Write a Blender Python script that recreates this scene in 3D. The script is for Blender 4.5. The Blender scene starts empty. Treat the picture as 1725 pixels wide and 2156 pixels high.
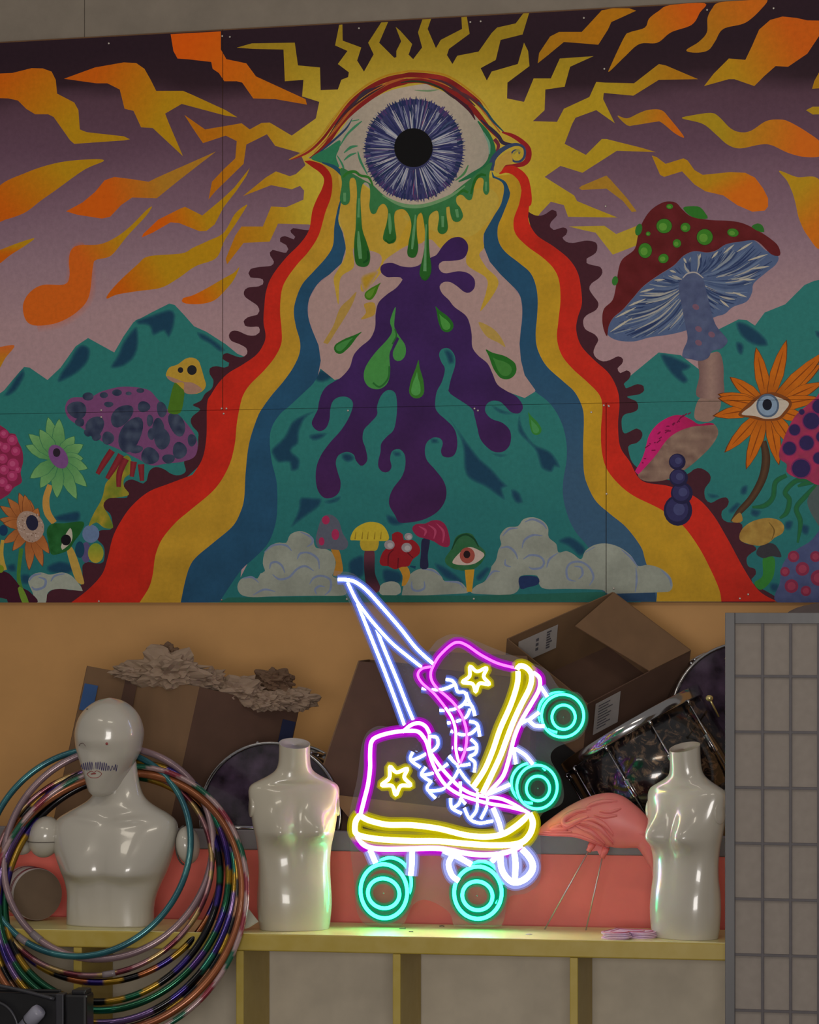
import bpy, bmesh, math, random
from mathutils import Vector, Matrix, geometry, noise
from mathutils.bvhtree import BVHTree
random.seed(7)
PI = math.pi
sc = bpy.context.scene
COL = sc.collection

# ------------------------------------------------------------------ camera model
FPX, CX, HZ = 6500.0, 862.5, 1270.0          # focal length (px), centre column, horizon row
TH = math.atan(0.286)                        # the camera looks 16 degrees off the wall normal
CT, ST = math.cos(TH), math.sin(TH)
CAM = Vector((10.3*ST, -10.3*CT, 1.7))
R_ = Vector((CT, ST, 0)); F_ = Vector((-ST, CT, 0)); Z_ = Vector((0, 0, 1))
def ray(px, py): return F_ + R_*((px-CX)/FPX) + Z_*((HZ-py)/FPX)
def at(px, py, d): return CAM + ray(px, py)*d                 # point at forward distance d
def on_wall(px, py, y=0.0):
    r = ray(px, py); return CAM + r*((y-CAM.y)/r.y)
# the shelf runs 5.5 degrees off the wall; SH gives points on planes parallel to its front edge
SA = TH - math.radians(10.5)
SX = Vector((math.cos(SA), math.sin(SA), 0)); SY = Vector((-math.sin(SA), math.cos(SA), 0))
S0 = at(862.5, 1973, 9.0)
ZS = S0.z                                     # shelf top height
def SH(px, py, d=0.0):
    r = ray(px, py); o = S0 + SY*d
    return CAM + r*((o-CAM).dot(SY)/r.dot(SY))
def on_z(px, py, z):
    r = ray(px, py); return CAM + r*((z-CAM.z)/r.z)

# ------------------------------------------------------------------ materials
def lin(c): return tuple((v/255/12.92 if v/255 <= 0.04045 else ((v/255+0.055)/1.055)**2.4) for v in c[:3])
def newmat(name):
    m = bpy.data.materials.new(name); m.use_nodes = True
    nt = m.node_tree; return m, nt, nt.nodes['Principled BSDF']
def mat(name, c, rough=0.5, metal=0.0, var=0.12, scale=12.0, bump=0.0, coat=0.0, spec=0.5, c2=None, emit=None, es=0.0, stretch=None):
    """procedural surface: base colour varied by noise, optional bump"""
    m, nt, b = newmat(name); N = nt.nodes; L = nt.links
    tc = N.new('ShaderNodeTexCoord'); mp = N.new('ShaderNodeMapping')
    if stretch: mp.inputs['Scale'].default_value = stretch
    L.new(tc.outputs['Object'], mp.inputs['Vector'])
    nz = N.new('ShaderNodeTexNoise'); nz.inputs['Scale'].default_value = scale; nz.inputs['Detail'].default_value = 6
    L.new(mp.outputs['Vector'], nz.inputs['Vector'])
    rp = N.new('ShaderNodeValToRGB'); L.new(nz.outputs['Fac'], rp.inputs['Fac'])
    a = lin(c); bb = lin(c2) if c2 else a
    rp.color_ramp.elements[0].position = 0.3; rp.color_ramp.elements[1].position = 0.7
    rp.color_ramp.elements[0].color = tuple(v*(1-var) for v in a)+(1,)
    rp.color_ramp.elements[1].color = tuple(min(1, v*(1+var)) for v in bb)+(1,)
    L.new(rp.outputs['Color'], b.inputs['Base Color'])
    b.inputs['Roughness'].default_value = rough; b.inputs['Metallic'].default_value = metal
    b.inputs['Coat Weight'].default_value = coat; b.inputs['Coat Roughness'].default_value = 0.05
    b.inputs['Specular IOR Level'].default_value = spec
    if bump:
        bp = N.new('ShaderNodeBump'); bp.inputs['Strength'].default_value = bump; bp.inputs['Distance'].default_value = 0.004
        L.new(nz.outputs['Fac'], bp.inputs['Height']); L.new(bp.outputs['Normal'], b.inputs['Normal'])
    if emit:
        b.inputs['Emission Color'].default_value = lin(emit)+(1,); b.inputs['Emission Strength'].default_value = es
    return m
def attr_mat(name, rough=0.6, metal=0.0, var=0.10, scale=30, coat=0.0, bump=0.0, gain=1.0, spec=.5):
    m, nt, b = newmat(name); N = nt.nodes; L = nt.links
    a = N.new('ShaderNodeAttribute'); a.attribute_name = 'Col'
    tc = N.new('ShaderNodeTexCoord'); nz = N.new('ShaderNodeTexNoise')
    nz.inputs['Scale'].default_value = scale; nz.inputs['Detail'].default_value = 8; nz.inputs['Roughness'].default_value = 0.7
    L.new(tc.outputs['Object'], nz.inputs['Vector'])
    mr = N.new('ShaderNodeMapRange'); mr.inputs['From Min'].default_value = 0.3; mr.inputs['From Max'].default_value = 0.7
    mr.inputs['To Min'].default_value = (1-var)*gain; mr.inputs['To Max'].default_value = (1+var)*gain
    L.new(nz.outputs['Fac'], mr.inputs['Value'])
    mx = N.new('ShaderNodeVectorMath'); mx.operation = 'SCALE'
    L.new(a.outputs['Color'], mx.inputs[0]); L.new(mr.outputs['Result'], mx.inputs['Scale'])
    L.new(mx.outputs['Vector'], b.inputs['Base Color'])
    b.inputs['Roughness'].default_value = rough; b.inputs['Metallic'].default_value = metal; b.inputs['Coat Weight'].default_value = coat; b.inputs['Specular IOR Level'].default_value = spec
    if bump:
        bp = N.new('ShaderNodeBump'); bp.inputs['Strength'].default_value = bump; bp.inputs['Distance'].default_value = 0.002
        L.new(nz.outputs['Fac'], bp.inputs['Height']); L.new(bp.outputs['Normal'], b.inputs['Normal'])
    return m

# ------------------------------------------------------------------ object helpers
def empty(name, loc, label, cat, group=None):
    o = bpy.data.objects.new(name, None); COL.objects.link(o); o.location = loc; o.empty_display_size = 0.05
    o['label'] = label; o['category'] = cat
    if group: o['group'] = group
    return o
def tag(o, label, cat, group=None, kind=None):
    o['label'] = label; o['category'] = cat
    if group: o['group'] = group
    if kind: o['kind'] = kind
    return o
WLOC = {}
def wloc(o):
    v = Vector((0, 0, 0))
    while o is not None: v = v + o.location; o = o.parent
    return v
def obj(name, verts, faces, m, parent=None, smooth=False, loc=None, cols=None, label=None, mats=None, fmi=None):
    """one mesh object from world-space vertices; local origin is loc (or the mesh centre)"""
    me = bpy.data.meshes.new(name)
    vs = [Vector(v) for v in verts]
    if loc is None:
        loc = sum(vs, Vector((0, 0, 0)))/max(1, len(vs))
    loc = Vector(loc)
    me.from_pydata([tuple(v-loc) for v in vs], [], faces)
    if cols:
        ca = me.color_attributes.new('Col', 'FLOAT_COLOR', 'POINT')
        for i, c in enumerate(cols): ca.data[i].color = (c[0], c[1], c[2], 1)
    for mm in (mats or [m]): me.materials.append(mm)
    if fmi:
        for p, i in zip(me.polygons, fmi): p.material_index = i
    if smooth:
        for p in me.polygons: p.use_smooth = True
    me.update()
    o = bpy.data.objects.new(name, me); COL.objects.link(o)
    o.location = loc - (wloc(parent) if parent else Vector((0, 0, 0)))
    if parent: o.parent = parent
    if label: o['label'] = label
    return o
class MB:
    """collects shapes (world space) into one mesh"""
    def __init__(s): s.v = []; s.f = []; s.c = []
    def add(s, vs, fs, col=None):
        k = len(s.v); s.v += [Vector(v) for v in vs]; s.f += [tuple(i+k for i in f) for f in fs]
        s.c += [col or (1, 1, 1)]*len(vs); return s
    def box(s, o, ax, ay, az, bev=0.0, col=None):
        """box from corner-centre o with half-extent vectors ax, ay, az; chamfered by bev (0..0.5 of each half axis is in metres)"""
        o = Vector(o); ax = Vector(ax); ay = Vector(ay); az = Vector(az)
        if bev <= 0:
            vs = [o+ax*i+ay*j+az*k for k in (-1, 1) for j in (-1, 1) for i in (-1, 1)]
            return s.add(vs, [(0, 2, 3, 1), (4, 5, 7, 6), (0, 1, 5, 4), (2, 6, 7, 3), (0, 4, 6, 2), (1, 3, 7, 5)], col)
        bm = bmesh.new(); bmesh.ops.create_cube(bm, size=2)
        lx, ly, lz = ax.length, ay.length, az.length
        for v in bm.verts: v.co = Vector((v.co.x*lx, v.co.y*ly, v.co.z*lz))
        bmesh.ops.bevel(bm, geom=bm.edges[:], offset=min(bev, lx*.9, ly*.9, lz*.9), segments=2, affect='EDGES', profile=0.5)
        X, Y, Zz = ax.normalized(), ay.normalized(), az.normalized()
        bm.verts.index_update()
        vs = [o+X*v.co.x+Y*v.co.y+Zz*v.co.z for v in bm.verts]; fs = [tuple(v.index for v in f.verts) for f in bm.faces]
        bm.free(); return s.add(vs, fs, col)
    def tube(s, pts, r, n=10, closed=False, cap=True, col=None, cols=None):
        pts = [Vector(p) for p in pts]; m = len(pts)
        rr = r if isinstance(r, (list, tuple)) else [r]*m
        vs = []; fs = []; up = None; cs = []
        for i in range(m):
            if closed: t = pts[(i+1) % m]-pts[i-1]
            else: t = pts[min(i+1, m-1)]-pts[max(i-1, 0)]
            t = t.normalized() if t.length > 1e-9 else Vector((0, 0, 1))
            if up is None:
                up = t.orthogonal().normalized()
            up = (up - t*up.dot(t)); up = up.normalized() if up.length > 1e-6 else t.orthogonal().normalized()
            b = t.cross(up)
            for k in range(n):
                a = 2*PI*k/n; vs.append(pts[i]+(up*math.cos(a)+b*math.sin(a))*rr[i])
        # closed loops: match the seam twist
        off = 0
        if closed:
            d0 = min(range(n), key=lambda k: (vs[(m-1)*n]-vs[k]).length); off = d0
        for i in range(m if closed else m-1):
            j = (i+1) % m; o2 = off if (closed and j == 0) else 0
            for k in range(n):
                k2 = (k+1) % n
                fs.append((i*n+k, i*n+k2, j*n+(k2+o2) % n, j*n+(k+o2) % n))
        if cap and not closed:
            fs.append(tuple(reversed(range(n)))); fs.append(tuple((m-1)*n+k for k in range(n)))
        k0 = len(s.v); s.add(vs, fs, col)
        if cols:
            for i in range(m):
                for k in range(n): s.c[k0+i*n+k] = cols(i, k)
        return s
    def loft(s, rings, capa=True, capb=True, col=None):
        n = len(rings[0]); vs = [p for r in rings for p in r]; fs = []
        for i in range(len(rings)-1):
            for k in range(n):
                k2 = (k+1) % n; fs.append((i*n+k, i*n+k2, (i+1)*n+k2, (i+1)*n+k))
        if capa: fs.append(tuple(reversed(range(n))))
        if capb: fs.append(tuple((len(rings)-1)*n+k for k in range(n)))
        return s.add(vs, fs, col)
    def prism(s, poly, d, col=None):
        """planar world polygon thickened by vector d"""
        n = len(poly); poly = [Vector(p) for p in poly]; d = Vector(d)
        vs = poly+[p+d for p in poly]
        fs = [tuple(range(n)), tuple(reversed(range(n, 2*n)))]+[((i+1) % n, i, n+i, n+(i+1) % n) for i in range(n)]
        return s.add(vs, fs, col)
    def ball(s, c, rx, ry=None, rz=None, n=16, m=10, col=None, fn=None):
        ry = ry or rx; rz = rz or rx; c = Vector(c); vs = []; fs = []
        for j in range(m+1):
            ph = PI*j/m
            for k in range(n):
                a = 2*PI*k/n; p = Vector((math.sin(ph)*math.cos(a)*rx, math.sin(ph)*math.sin(a)*ry, math.cos(ph)*rz))
                vs.append(c+(fn(p) if fn else p))
        for j in range(m):
            for k in range(n):
                k2 = (k+1) % n; fs.append((j*n+k, (j+1)*n+k, (j+1)*n+k2, j*n+k2))
        return s.add(vs, fs, col)
    def build(s, name, m, parent=None, smooth=False, loc=None, label=None, usecol=False, clean=True):
        o = obj(name, s.v, s.f, m, parent, smooth, loc, s.c if usecol else None, label)
        if clean:
            bm = bmesh.new(); bm.from_mesh(o.data)
            bmesh.ops.remove_doubles(bm, verts=bm.verts, dist=1e-6)
            bmesh.ops.recalc_face_normals(bm, faces=bm.faces); bm.to_mesh(o.data); bm.free()
        return o
def catmull(pts, closed=False, step=None, sub=8):
    n = len(pts); out = []
    if n < 3 and not closed: 
        return [tuple(p) for p in pts]
    rng = range(n) if closed else range(n-1)
    for i in rng:
        p1 = pts[i]; p2 = pts[(i+1) % n]
        p0 = pts[i-1] if (closed or i > 0) else p1
        p3 = pts[(i+2) % n] if (closed or i+2 < n) else p2
        d = math.dist(p1, p2); k = max(1, int(d/step)) if step else sub
        for j in range(k):
            t = j/k; q = []
            for a in range(len(p1)):
                q.append(0.5*((2*p1[a])+(-p0[a]+p2[a])*t+(2*p0[a]-5*p1[a]+4*p2[a]-p3[a])*t*t+(-p0[a]+3*p1[a]-3*p2[a]+p3[a])*t**3))
            out.append(tuple(q))
    if not closed: out.append(tuple(pts[-1]))
    return out
TILE = dict(A=(0, 0), B=(400, 0), C=(850, 0), D=(1225, 0), E=(0, 400), F=(400, 400), G=(850, 400), H=(1225, 400),
            I=(0, 850), J=(400, 850), K=(850, 850), L=(1225, 850), M=(0, 1260), N=(0, 1690), O=(680, 1200), Q=(720, 1530),
            R=(1040, 1240), S=(1100, 1600), U=(400, 1370), V=(400, 1726), W=(1225, 1726))
def T(t, s):
    """points measured on an enlarged view of the photo -> photo pixels"""
    if isinstance(s, str): s = [tuple(float(v) for v in q.split(',')) for q in s.split()]
    if t is None: return s
    ox, oy = TILE[t]; return [(ox+x/3.45, oy+y/3.45) for x, y in s]
PAINT_GAIN = 1.86; WORLD_S = 0.22; NEON = 2.6; HAZE = .045; HALO_MIX = .34
# ------------------------------------------------------------------ camera
cd = bpy.data.cameras.new('camera'); cam = bpy.data.objects.new('camera', cd); COL.objects.link(cam)
cam.location = CAM; cam.rotation_euler = (PI/2, 0, TH)
cd.sensor_fit = 'HORIZONTAL'; cd.sensor_width = 36.0; cd.lens = 36.0*FPX/1725; cd.shift_y = (HZ-1078)/1725; cd.clip_end = 60
sc.camera = cam
sc.view_settings.view_transform = 'Standard'; sc.view_settings.look = 'None'; sc.view_settings.exposure = 0; sc.view_settings.gamma = 1
try: sc.cycles.use_denoising = True
except Exception: pass
sc.cycles.max_bounces = 8; sc.cycles.transparent_max_bounces = 16
# ------------------------------------------------------------------ setting
def struct(name, b, m, label, **k):
    o = b.build(name, m, None, **k); o['kind'] = 'structure'; o['label'] = label; o['category'] = name.split('_')[0]; return o
# back wall: tan paint below, grey-beige boards above, one material split by height
m, nt, b = newmat('wall_paint'); N = nt.nodes; L = nt.links
tc = N.new('ShaderNodeTexCoord'); sx = N.new('ShaderNodeSeparateXYZ'); L.new(tc.outputs['Object'], sx.inputs[0])
gt = N.new('ShaderNodeMath'); gt.operation = 'GREATER_THAN'; gt.inputs[1].default_value = on_wall(860, 600).z; L.new(sx.outputs['Z'], gt.inputs[0])
nz = N.new('ShaderNodeTexNoise'); nz.inputs['Scale'].default_value = 5; nz.inputs['Detail'].default_value = 9; nz.inputs['Roughness'].default_value = .65; L.new(tc.outputs['Object'], nz.inputs['Vector'])
def ramp(c, k):
    r = N.new('ShaderNodeValToRGB'); r.color_ramp.elements[0].position = .3; r.color_ramp.elements[1].position = .7; a = lin(c)
    r.color_ramp.elements[0].color = tuple(v*(1-k) for v in a)+(1,); r.color_ramp.elements[1].color = tuple(v*(1+k) for v in a)+(1,); L.new(nz.outputs['Fac'], r.inputs['Fac']); return r
r1 = ramp((214, 160, 96), .05); r2 = ramp((150, 138, 124), .14)
mx = N.new('ShaderNodeMix'); mx.data_type = 'RGBA'; L.new(gt.outputs[0], mx.inputs['Factor']); L.new(r1.outputs[0], mx.inputs['A']); L.new(r2.outputs[0], mx.inputs['B']); L.new(mx.outputs['Result'], b.inputs['Base Color'])
b.inputs['Roughness'].default_value = .6
bp = N.new('ShaderNodeBump'); bp.inputs['Strength'].default_value = .15; bp.inputs['Distance'].default_value = .004; L.new(nz.outputs['Fac'], bp.inputs['Height']); L.new(bp.outputs['Normal'], b.inputs['Normal'])
M_WALL = m
b = MB(); zs = on_wall(860, 600).z; xs = [-5.0, on_wall(178, 40).x, 5.0]
for i in range(2):      # grey boards with a fine groove between them
    b.box((0.5*(xs[i]+xs[i+1]), .05, (zs+5.2)/2), (0.5*(xs[i+1]-xs[i])-.0012, 0, 0), (0, .05, 0), (0, 0, (5.2-zs)/2))
b.box((0, .05, zs/2), (5, 0, 0), (0, .05, 0), (0, 0, zs/2-.0005)); b.box((0, .12, 2.6), (5, 0, 0), (0, .019, 0), (0, 0, 2.6))
o = struct('wall_back', b, M_WALL, 'tan painted wall below the mural and grey boards above it', loc=(0, 0, 0))
M_FLOOR = mat('concrete_floor', (96, 90, 84), rough=.7, var=.15, scale=6, bump=.1)
b = MB(); b.box((0, -6, -.05), (5, 0, 0), (0, 6.1, 0), (0, 0, .05)); struct('floor', b, M_FLOOR, 'dim grey concrete floor', loc=(0, 0, 0))
# ------------------------------------------------------------------ light
w = bpy.data.worlds.new('room_light'); sc.world = w; w.use_nodes = True
w.node_tree.nodes['Background'].inputs[0].default_value = (1.0, .95, .9, 1); w.node_tree.nodes['Background'].inputs[1].default_value = WORLD_S
def area(name, loc, aim, size, power, col, sy=None):
    l = bpy.data.lights.new(name, 'AREA'); l.energy = power; l.color = col; l.size = size
    if sy: l.shape = 'RECTANGLE'; l.size_y = sy
    o = bpy.data.objects.new(name, l); COL.objects.link(o); o.location = loc
    o.rotation_euler = (Vector(aim)-Vector(loc)).to_track_quat('-Z', 'Y').to_euler(); return o
# ------------------------------------------------------------------ mural paint engine (shapes in photo px, laid on the wall plane)
PV = []; PF = []; PC = []; LAY = [0]; OCC = {}; LSTEP = 1.3e-5
def place(pts, faces, k):
    """stack a new patch of paint just above whatever it overlaps"""
    cells = set()
    for f in faces:
        xs = [pts[i-k][0] for i in f]; ys = [pts[i-k][1] for i in f]
        for a in range(int(min(xs)//8), int(max(xs)//8)+1):
            for b in range(int(min(ys)//8), int(max(ys)//8)+1): cells.add((a, b))
    l = 1+max((OCC.get(c, 0) for c in cells), default=0)
    for c in cells: OCC[c] = l
    LAY[0] = max(LAY[0], l)
    PV.extend((p[0], p[1], l) for p in pts); PF.extend(faces)
def toks(s):
    t = None; out = []
    for q in s.split():
        if q.endswith(':'): t = q[:-1]; continue
        x, y = q.split(','); x = float(x); y = float(y)
        if t and t in TILE: ox, oy = TILE[t]; x = ox+x/3.45; y = oy+y/3.45
        out.append((x, y))
    return out
def fill(poly, col, grid=0):
    """poly in px, col = rgb or f(x,y)->rgb (display values)"""
    vs = [Vector((x, y)) for x, y in poly]; n = len(vs)
    if grid:
        x0 = min(v.x for v in vs); x1 = max(v.x for v in vs); y0 = min(v.y for v in vs); y1 = max(v.y for v in vs)
        y = y0+grid/2; r = 0
        while y < y1:
            x = x0+grid/2*(1+r % 2*0.8)
            while x < x1:
                if inside(x, y, poly): vs.append(Vector((x, y)))
                x += grid
            y += grid*0.9; r += 1
    ov, oe, of, *_ = geometry.delaunay_2d_cdt(vs, [(i, (i+1) % n) for i in range(n)], [], 1, 1e-4)
    k = len(PV)
    for v in ov: PC.append(lin(col(v.x, v.y) if callable(col) else col))
    place([(v.x, v.y) for v in ov], [tuple(i+k for i in f) for f in of], k)
def inside(x, y, poly):
    c = False; j = len(poly)-1
    for i in range(len(poly)):
        xi, yi = poly[i]; xj, yj = poly[j]
        if (yi > y) != (yj > y) and x < (xj-xi)*(y-yi)/(yj-yi)+xi: c = not c
        j = i
    return c
def mixc(a, b, t): t = max(0, min(1, t)); return tuple(a[i]+(b[i]-a[i])*t for i in range(3))
def grad(*st):
    """linear gradient: (x0,y0),(x1,y1),(t,c)... in px"""
    (x0, y0), (x1, y1) = st[0], st[1]; cs = st[2:]; dx = x1-x0; dy = y1-y0; q = dx*dx+dy*dy
    def f(x, y):
        t = ((x-x0)*dx+(y-y0)*dy)/q
        for (a, ca), (b, cb) in zip(cs, cs[1:]):
            if t <= b: return mixc(ca, cb, (t-a)/(b-a))
        return cs[-1][1]
    return f
def P(s, col, sm=1, grid=None, step=5):
    p = toks(s) if isinstance(s, str) else s
    if sm: p = catmull(p, True, step)
    fill(p, col, grid if grid else (12 if callable(col) else 0)); return p
def E(cx, cy, rx, ry=None, rot=0, col=None, n=20, wob=0.0):
    ry = ry or rx; a = math.radians(rot); p = []
    for i in range(n):
        t = 2*PI*i/n; k = 1+wob*math.sin(3*t+cx); x = rx*math.cos(t)*k; y = ry*math.sin(t)*k
        p.append((cx+x*math.cos(a)-y*math.sin(a), cy+x*math.sin(a)+y*math.cos(a)))
    fill(p, col, 6 if callable(col) else 0); return p
def ET(t, cx, cy, rx, ry=None, rot=0, col=None, **k):
    (x, y), = T(t, [(cx, cy)]); return E(x, y, rx/3.45, (ry or rx)/3.45, rot, col, **k)
def S(s, w, col, sub=6, soft=None):
    """brush stroke; w = width or list of widths (px); soft = colour the edges fade to"""
    p = toks(s) if isinstance(s, str) else s
    w = w if isinstance(w, (list, tuple)) else [w]*len(p)
    kk = [i for i in range(len(p)) if i == 0 or math.dist(p[i], p[i-1]) > 6 or len(p) < 4]; p = [p[i] for i in kk]; w = [w[i] for i in kk]
    q = catmull([(a[0], a[1], b) for a, b in zip(p, w)], False, None, sub)
    L = []; M = []; Rr = []
    for i, (x, y, ww) in enumerate(q):
        a = q[max(0, i-1)]; b = q[min(len(q)-1, i+1)]; dx = b[0]-a[0]; dy = b[1]-a[1]; d = math.hypot(dx, dy) or 1
        nx, ny = -dy/d*ww/2, dx/d*ww/2; L.append((x+nx, y+ny)); M.append((x, y)); Rr.append((x-nx, y-ny))
    k = len(PV); n = len(q); pp = []; ff = []
    for i in range(n):
        for (x, y), m in ((L[i], 0), (M[i], 1), (Rr[i], 0)):
            c = col(x, y) if callable(col) else col
            if soft and not m: c = soft(x, y) if callable(soft) else soft
            pp.append((x, y)); PC.append(lin(c))
    for i in range(n-1):
        a = k+3*i; ff += [(a, a+1, a+4, a+3), (a+1, a+2, a+5, a+4)]
    place(pp, ff, k)
def blob(s, col, bg, k=0.6):
    """soft patch: colour fades to bg within a few px of the outline"""
    p = toks(s) if isinstance(s, str) else s
    p = catmull(p, True, 6); n = len(p)
    def f(x, y):
        d = 1e9
        for a in range(n):
            (x0, y0), (x1, y1) = p[a], p[(a+1) % n]; dx, dy = x1-x0, y1-y0; q = dx*dx+dy*dy or 1
            t = max(0, min(1, ((x-x0)*dx+(y-y0)*dy)/q)); d = min(d, math.hypot(x-x0-dx*t, y-y0-dy*t))
        b = bg(x, y) if callable(bg) else bg
        return mixc(b, col, .12+d/7.0)
    fill(p, f, 4.5)
def leaf(c, tip, w, col, edge=None, base=0.12):
    (x0, y0), (x1, y1) = c, tip; dx, dy = x1-x0, y1-y0; d = math.hypot(dx, dy); nx, ny = -dy/d, dx/d
    p = []
    for t, k in ((0, base), (.25, .7), (.5, 1), (.75, .75), (.92, .32)): p.append((x0+dx*t+nx*w*k/2, y0+dy*t+ny*w*k/2))
    p.append((x1, y1))
    for t, k in ((.92, .32), (.75, .75), (.5, 1), (.25, .7), (0, base)): p.append((x0+dx*t-nx*w*k/2, y0+dy*t-ny*w*k/2))
    if edge: fill([(cx_+(cx_-(x0+dx*.5))*.08, cy_+(cy_-(y0+dy*.5))*.05) for cx_, cy_ in p], edge)
    fill(p, col, 8 if callable(col) else 0)
def drop(tip, c, r, col, hi=None, bend=0.0):
    (x0, y0), (x1, y1) = tip, c; dx, dy = x0-x1, y0-y1; d = math.hypot(dx, dy); ux, uy = dx/d, dy/d; nx, ny = -uy, ux
    p = []
    for i in range(9):
        a = -PI/2-PI*i/8 if False else PI/2+PI*i/8
        p.append((x1+nx*r*math.sin(a)+ux*r*math.cos(a), y1+ny*r*math.sin(a)+uy*r*math.cos(a)))
    p.append((x1-nx*r*.8+ux*d*.35, y1-ny*r*.8+uy*d*.35)); p.append((x1-nx*r*.28+ux*d*.75, y1-ny*r*.28+uy*d*.75)); p.append((x0, y0))
    p.append((x1+nx*r*.22+ux*d*.75, y1+ny*r*.22+uy*d*.75)); p.append((x1+nx*r*.8+ux*d*.35, y1+ny*r*.8+uy*d*.35))
    fill(catmull(p, True, 4), col)
    if hi: 
        q = [(x1+(x-x1)*.62-nx*r*.1, y1+(y-y1)*.62-ny*r*.1) for x, y in p]; fill(catmull(q, True, 4), hi)

# ---- palette (as the photo shows them)
RED = (184, 38, 25); YEL = (176, 136, 40); BLU = (34, 74, 104); TEAL = (42, 112, 108); DTEAL = (24, 60, 78); MAR = (64, 30, 40)
PUR = (57, 32, 84); PINK = (154, 124, 126); GRN = (34, 92, 36); LGRN = (74, 128, 76); CREAM = (176, 162, 142); CLOUD = (140, 145, 134); CURL = (108, 120, 146)
NAVY = (36, 38, 62); ORA = (186, 92, 10)
SKYS = [(0, (44, 27, 36)), (120, (40, 25, 34)), (188, (46, 29, 37)), (228, (82, 57, 70)), (330, (94, 68, 84)), (400, (110, 83, 98)), (470, (122, 96, 110)), (560, (138, 112, 123)), (680, (156, 127, 132)), (900, (160, 131, 135))]
def sky(x, y):
    yy = y+16*math.sin(x/210.0)+7*math.sin(x/67.0+y/40)+(0 if x < 900 else 22)
    yy += noise.noise(Vector((x/90, y/14, 0)))*10
    for (a, ca), (b, cb) in zip(SKYS, SKYS[1:]):
        if yy <= b: return mixc(ca, cb, (yy-a)/(b-a))
    return SKYS[-1][1]
def topy(x): return 90.5-0.0563*x
fill([(-90, topy(-90)), (300, topy(300)), (700, topy(700)), (1200, topy(1200)), (1830, topy(1830)), (1830, 1266), (900, 1268), (-90, 1271)], sky, 20)

# ---- sun burst
def sun(x, y):
    d = math.hypot((x-872), (y-330)*1.0); lo = (184, 158, 56)
    if y > 360: lo = (188, 166, 56)
    c = mixc(lo, (172, 142, 30), (d-190)/160)
    if x < 640: c = mixc(c, (176, 104, 12), (640-x)/190)
    if y < 200: c = mixc(c, (150, 124, 30), (200-y)/120)
    if x > 1300: c = mixc(c, (168, 112, 18), (x-1300)/120)
    return c
P("B: 1085,180 1055,330 1145,370 1075,465 1155,525 1150,560 1100,580 1075,650 950,655 945,490 785,475 762,310 450,315 340,346 460,355 680,360 690,590 825,580 815,700 940,740 915,860 740,985 580,890 520,893 435,940 375,895 260,915 110,940 -40,835 20,930 95,1040 260,985 340,1025 330,1150 250,1225 160,1320 135,1450 185,1390 390,1190 410,1050 560,975 620,1060 800,1110 840,1200 770,1265 725,1280 625,1245 550,1290 385,1425 590,1345 740,1375 800,1350 830,1385 F: 825,70 700,125 590,120 530,265 375,265 330,330 260,500 270,540 390,385 580,375 640,245 865,250 1000,300 1100,600 G: 500,640 800,420 1000,160 1070,85 1165,110 1195,195 1555,200 1380,130 1260,80 C: 1240,1420 1025,1285 1140,1205 1300,1255 1550,1095 1834,1105 1735,1075 1475,1010 1440,1010 1325,1125 1170,1045 1225,900 1250,855 1400,800 1535,895 1450,720 1455,675 1670,695 1855,580 2140,575 1905,475 1855,465 1675,605 1460,600 1400,595 1350,705 1165,790 1115,885 940,880 1025,800 1030,650 1170,630 1210,485 1380,408 1135,425 1070,570 945,570 875,740 752,715 755,600 915,480 905,370 875,310 830,465 640,520 605,585 560,495 670,435 705,290 865,250 912,95 870,97 815,170 680,200 640,240 545,375 390,405 355,465 315,400 330,355 480,245 460,122 420,125 425,210 270,290 235,350 175,210 200,137 137,141 105,235 135,345 70,430 30,390 B: 1590,395 1615,320 1530,225 1495,195 1535,300 1500,370 1500,415 1485,420 1375,310 1440,160 1390,163 1295,310 1335,395 1265,520 1215,440 1245,345 1110,295 1108,178", sun, 0, 16)
P("G: 1200,265 1460,260 1545,320 1720,250 1800,250 1700,400 1520,470 1395,310 1300,290", (172, 146, 44), 0)
P("D: -20,1366 0,1350 180,1275 215,1310 330,1440 400,1535 365,1540 300,1460 180,1370 0,1380", (160, 118, 36), 0)
# ---- flames, left
O_, Y_ = (188, 88, 8), (172, 128, 16); OO = (196, 92, 14)
def fl(s, a, b, sm=1, c0=O_, c1=Y_):
    (ax, ay), = toks(a); (bx, by), = toks(b); P(s, grad((ax, ay), (bx, by), (0, c0), (1, c1)), sm)
fl("A: -20,535 90,530 230,495 310,497 375,520 405,580 415,680 540,745 570,800 580,940 630,960 900,990 945,1012 900,1020 540,1045 510,1020 390,850 350,830 255,830 190,790 130,730 60,715 -20,712", "A: 0,560", "A: 480,960", 0)
fl("A: 465,572 690,490 900,453 990,458 1050,500 1095,580 1135,660 1330,660 1400,690 1640,800 1725,852 1640,840 1320,755 1200,825 1225,890 1330,1135 1110,930 1025,925 970,805 905,790 870,650 780,605 700,605", "A: 700,550", "A: 1200,760", 0)
fl("B: -140,248 225,228 225,360 265,430 410,460 480,555 840,720 850,760 620,720 460,715 380,600 340,590 250,590 210,530 165,500 155,450 0,432 -90,425 -120,370", "B: 0,300", "B: 600,680", 0, (204, 84, 6), (184, 104, 12))
fl("A: -20,1370 200,1250 430,1180 660,1157 755,1168 610,1235 400,1385 300,1455 180,1545 40,1595 -20,1598", "A: 60,1560", "A: 460,1230", 1)
fl("A: 760,1310 830,1285 950,1300 1080,1320 1140,1290 1570,1100 1300,1310 1140,1440 960,1435 880,1490 800,1575 740,1588 560,1560 480,1535 600,1470 690,1395", "A: 800,1440", "A: 1180,1340", 0, (196, 88, 12), (166, 116, 34))
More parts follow.
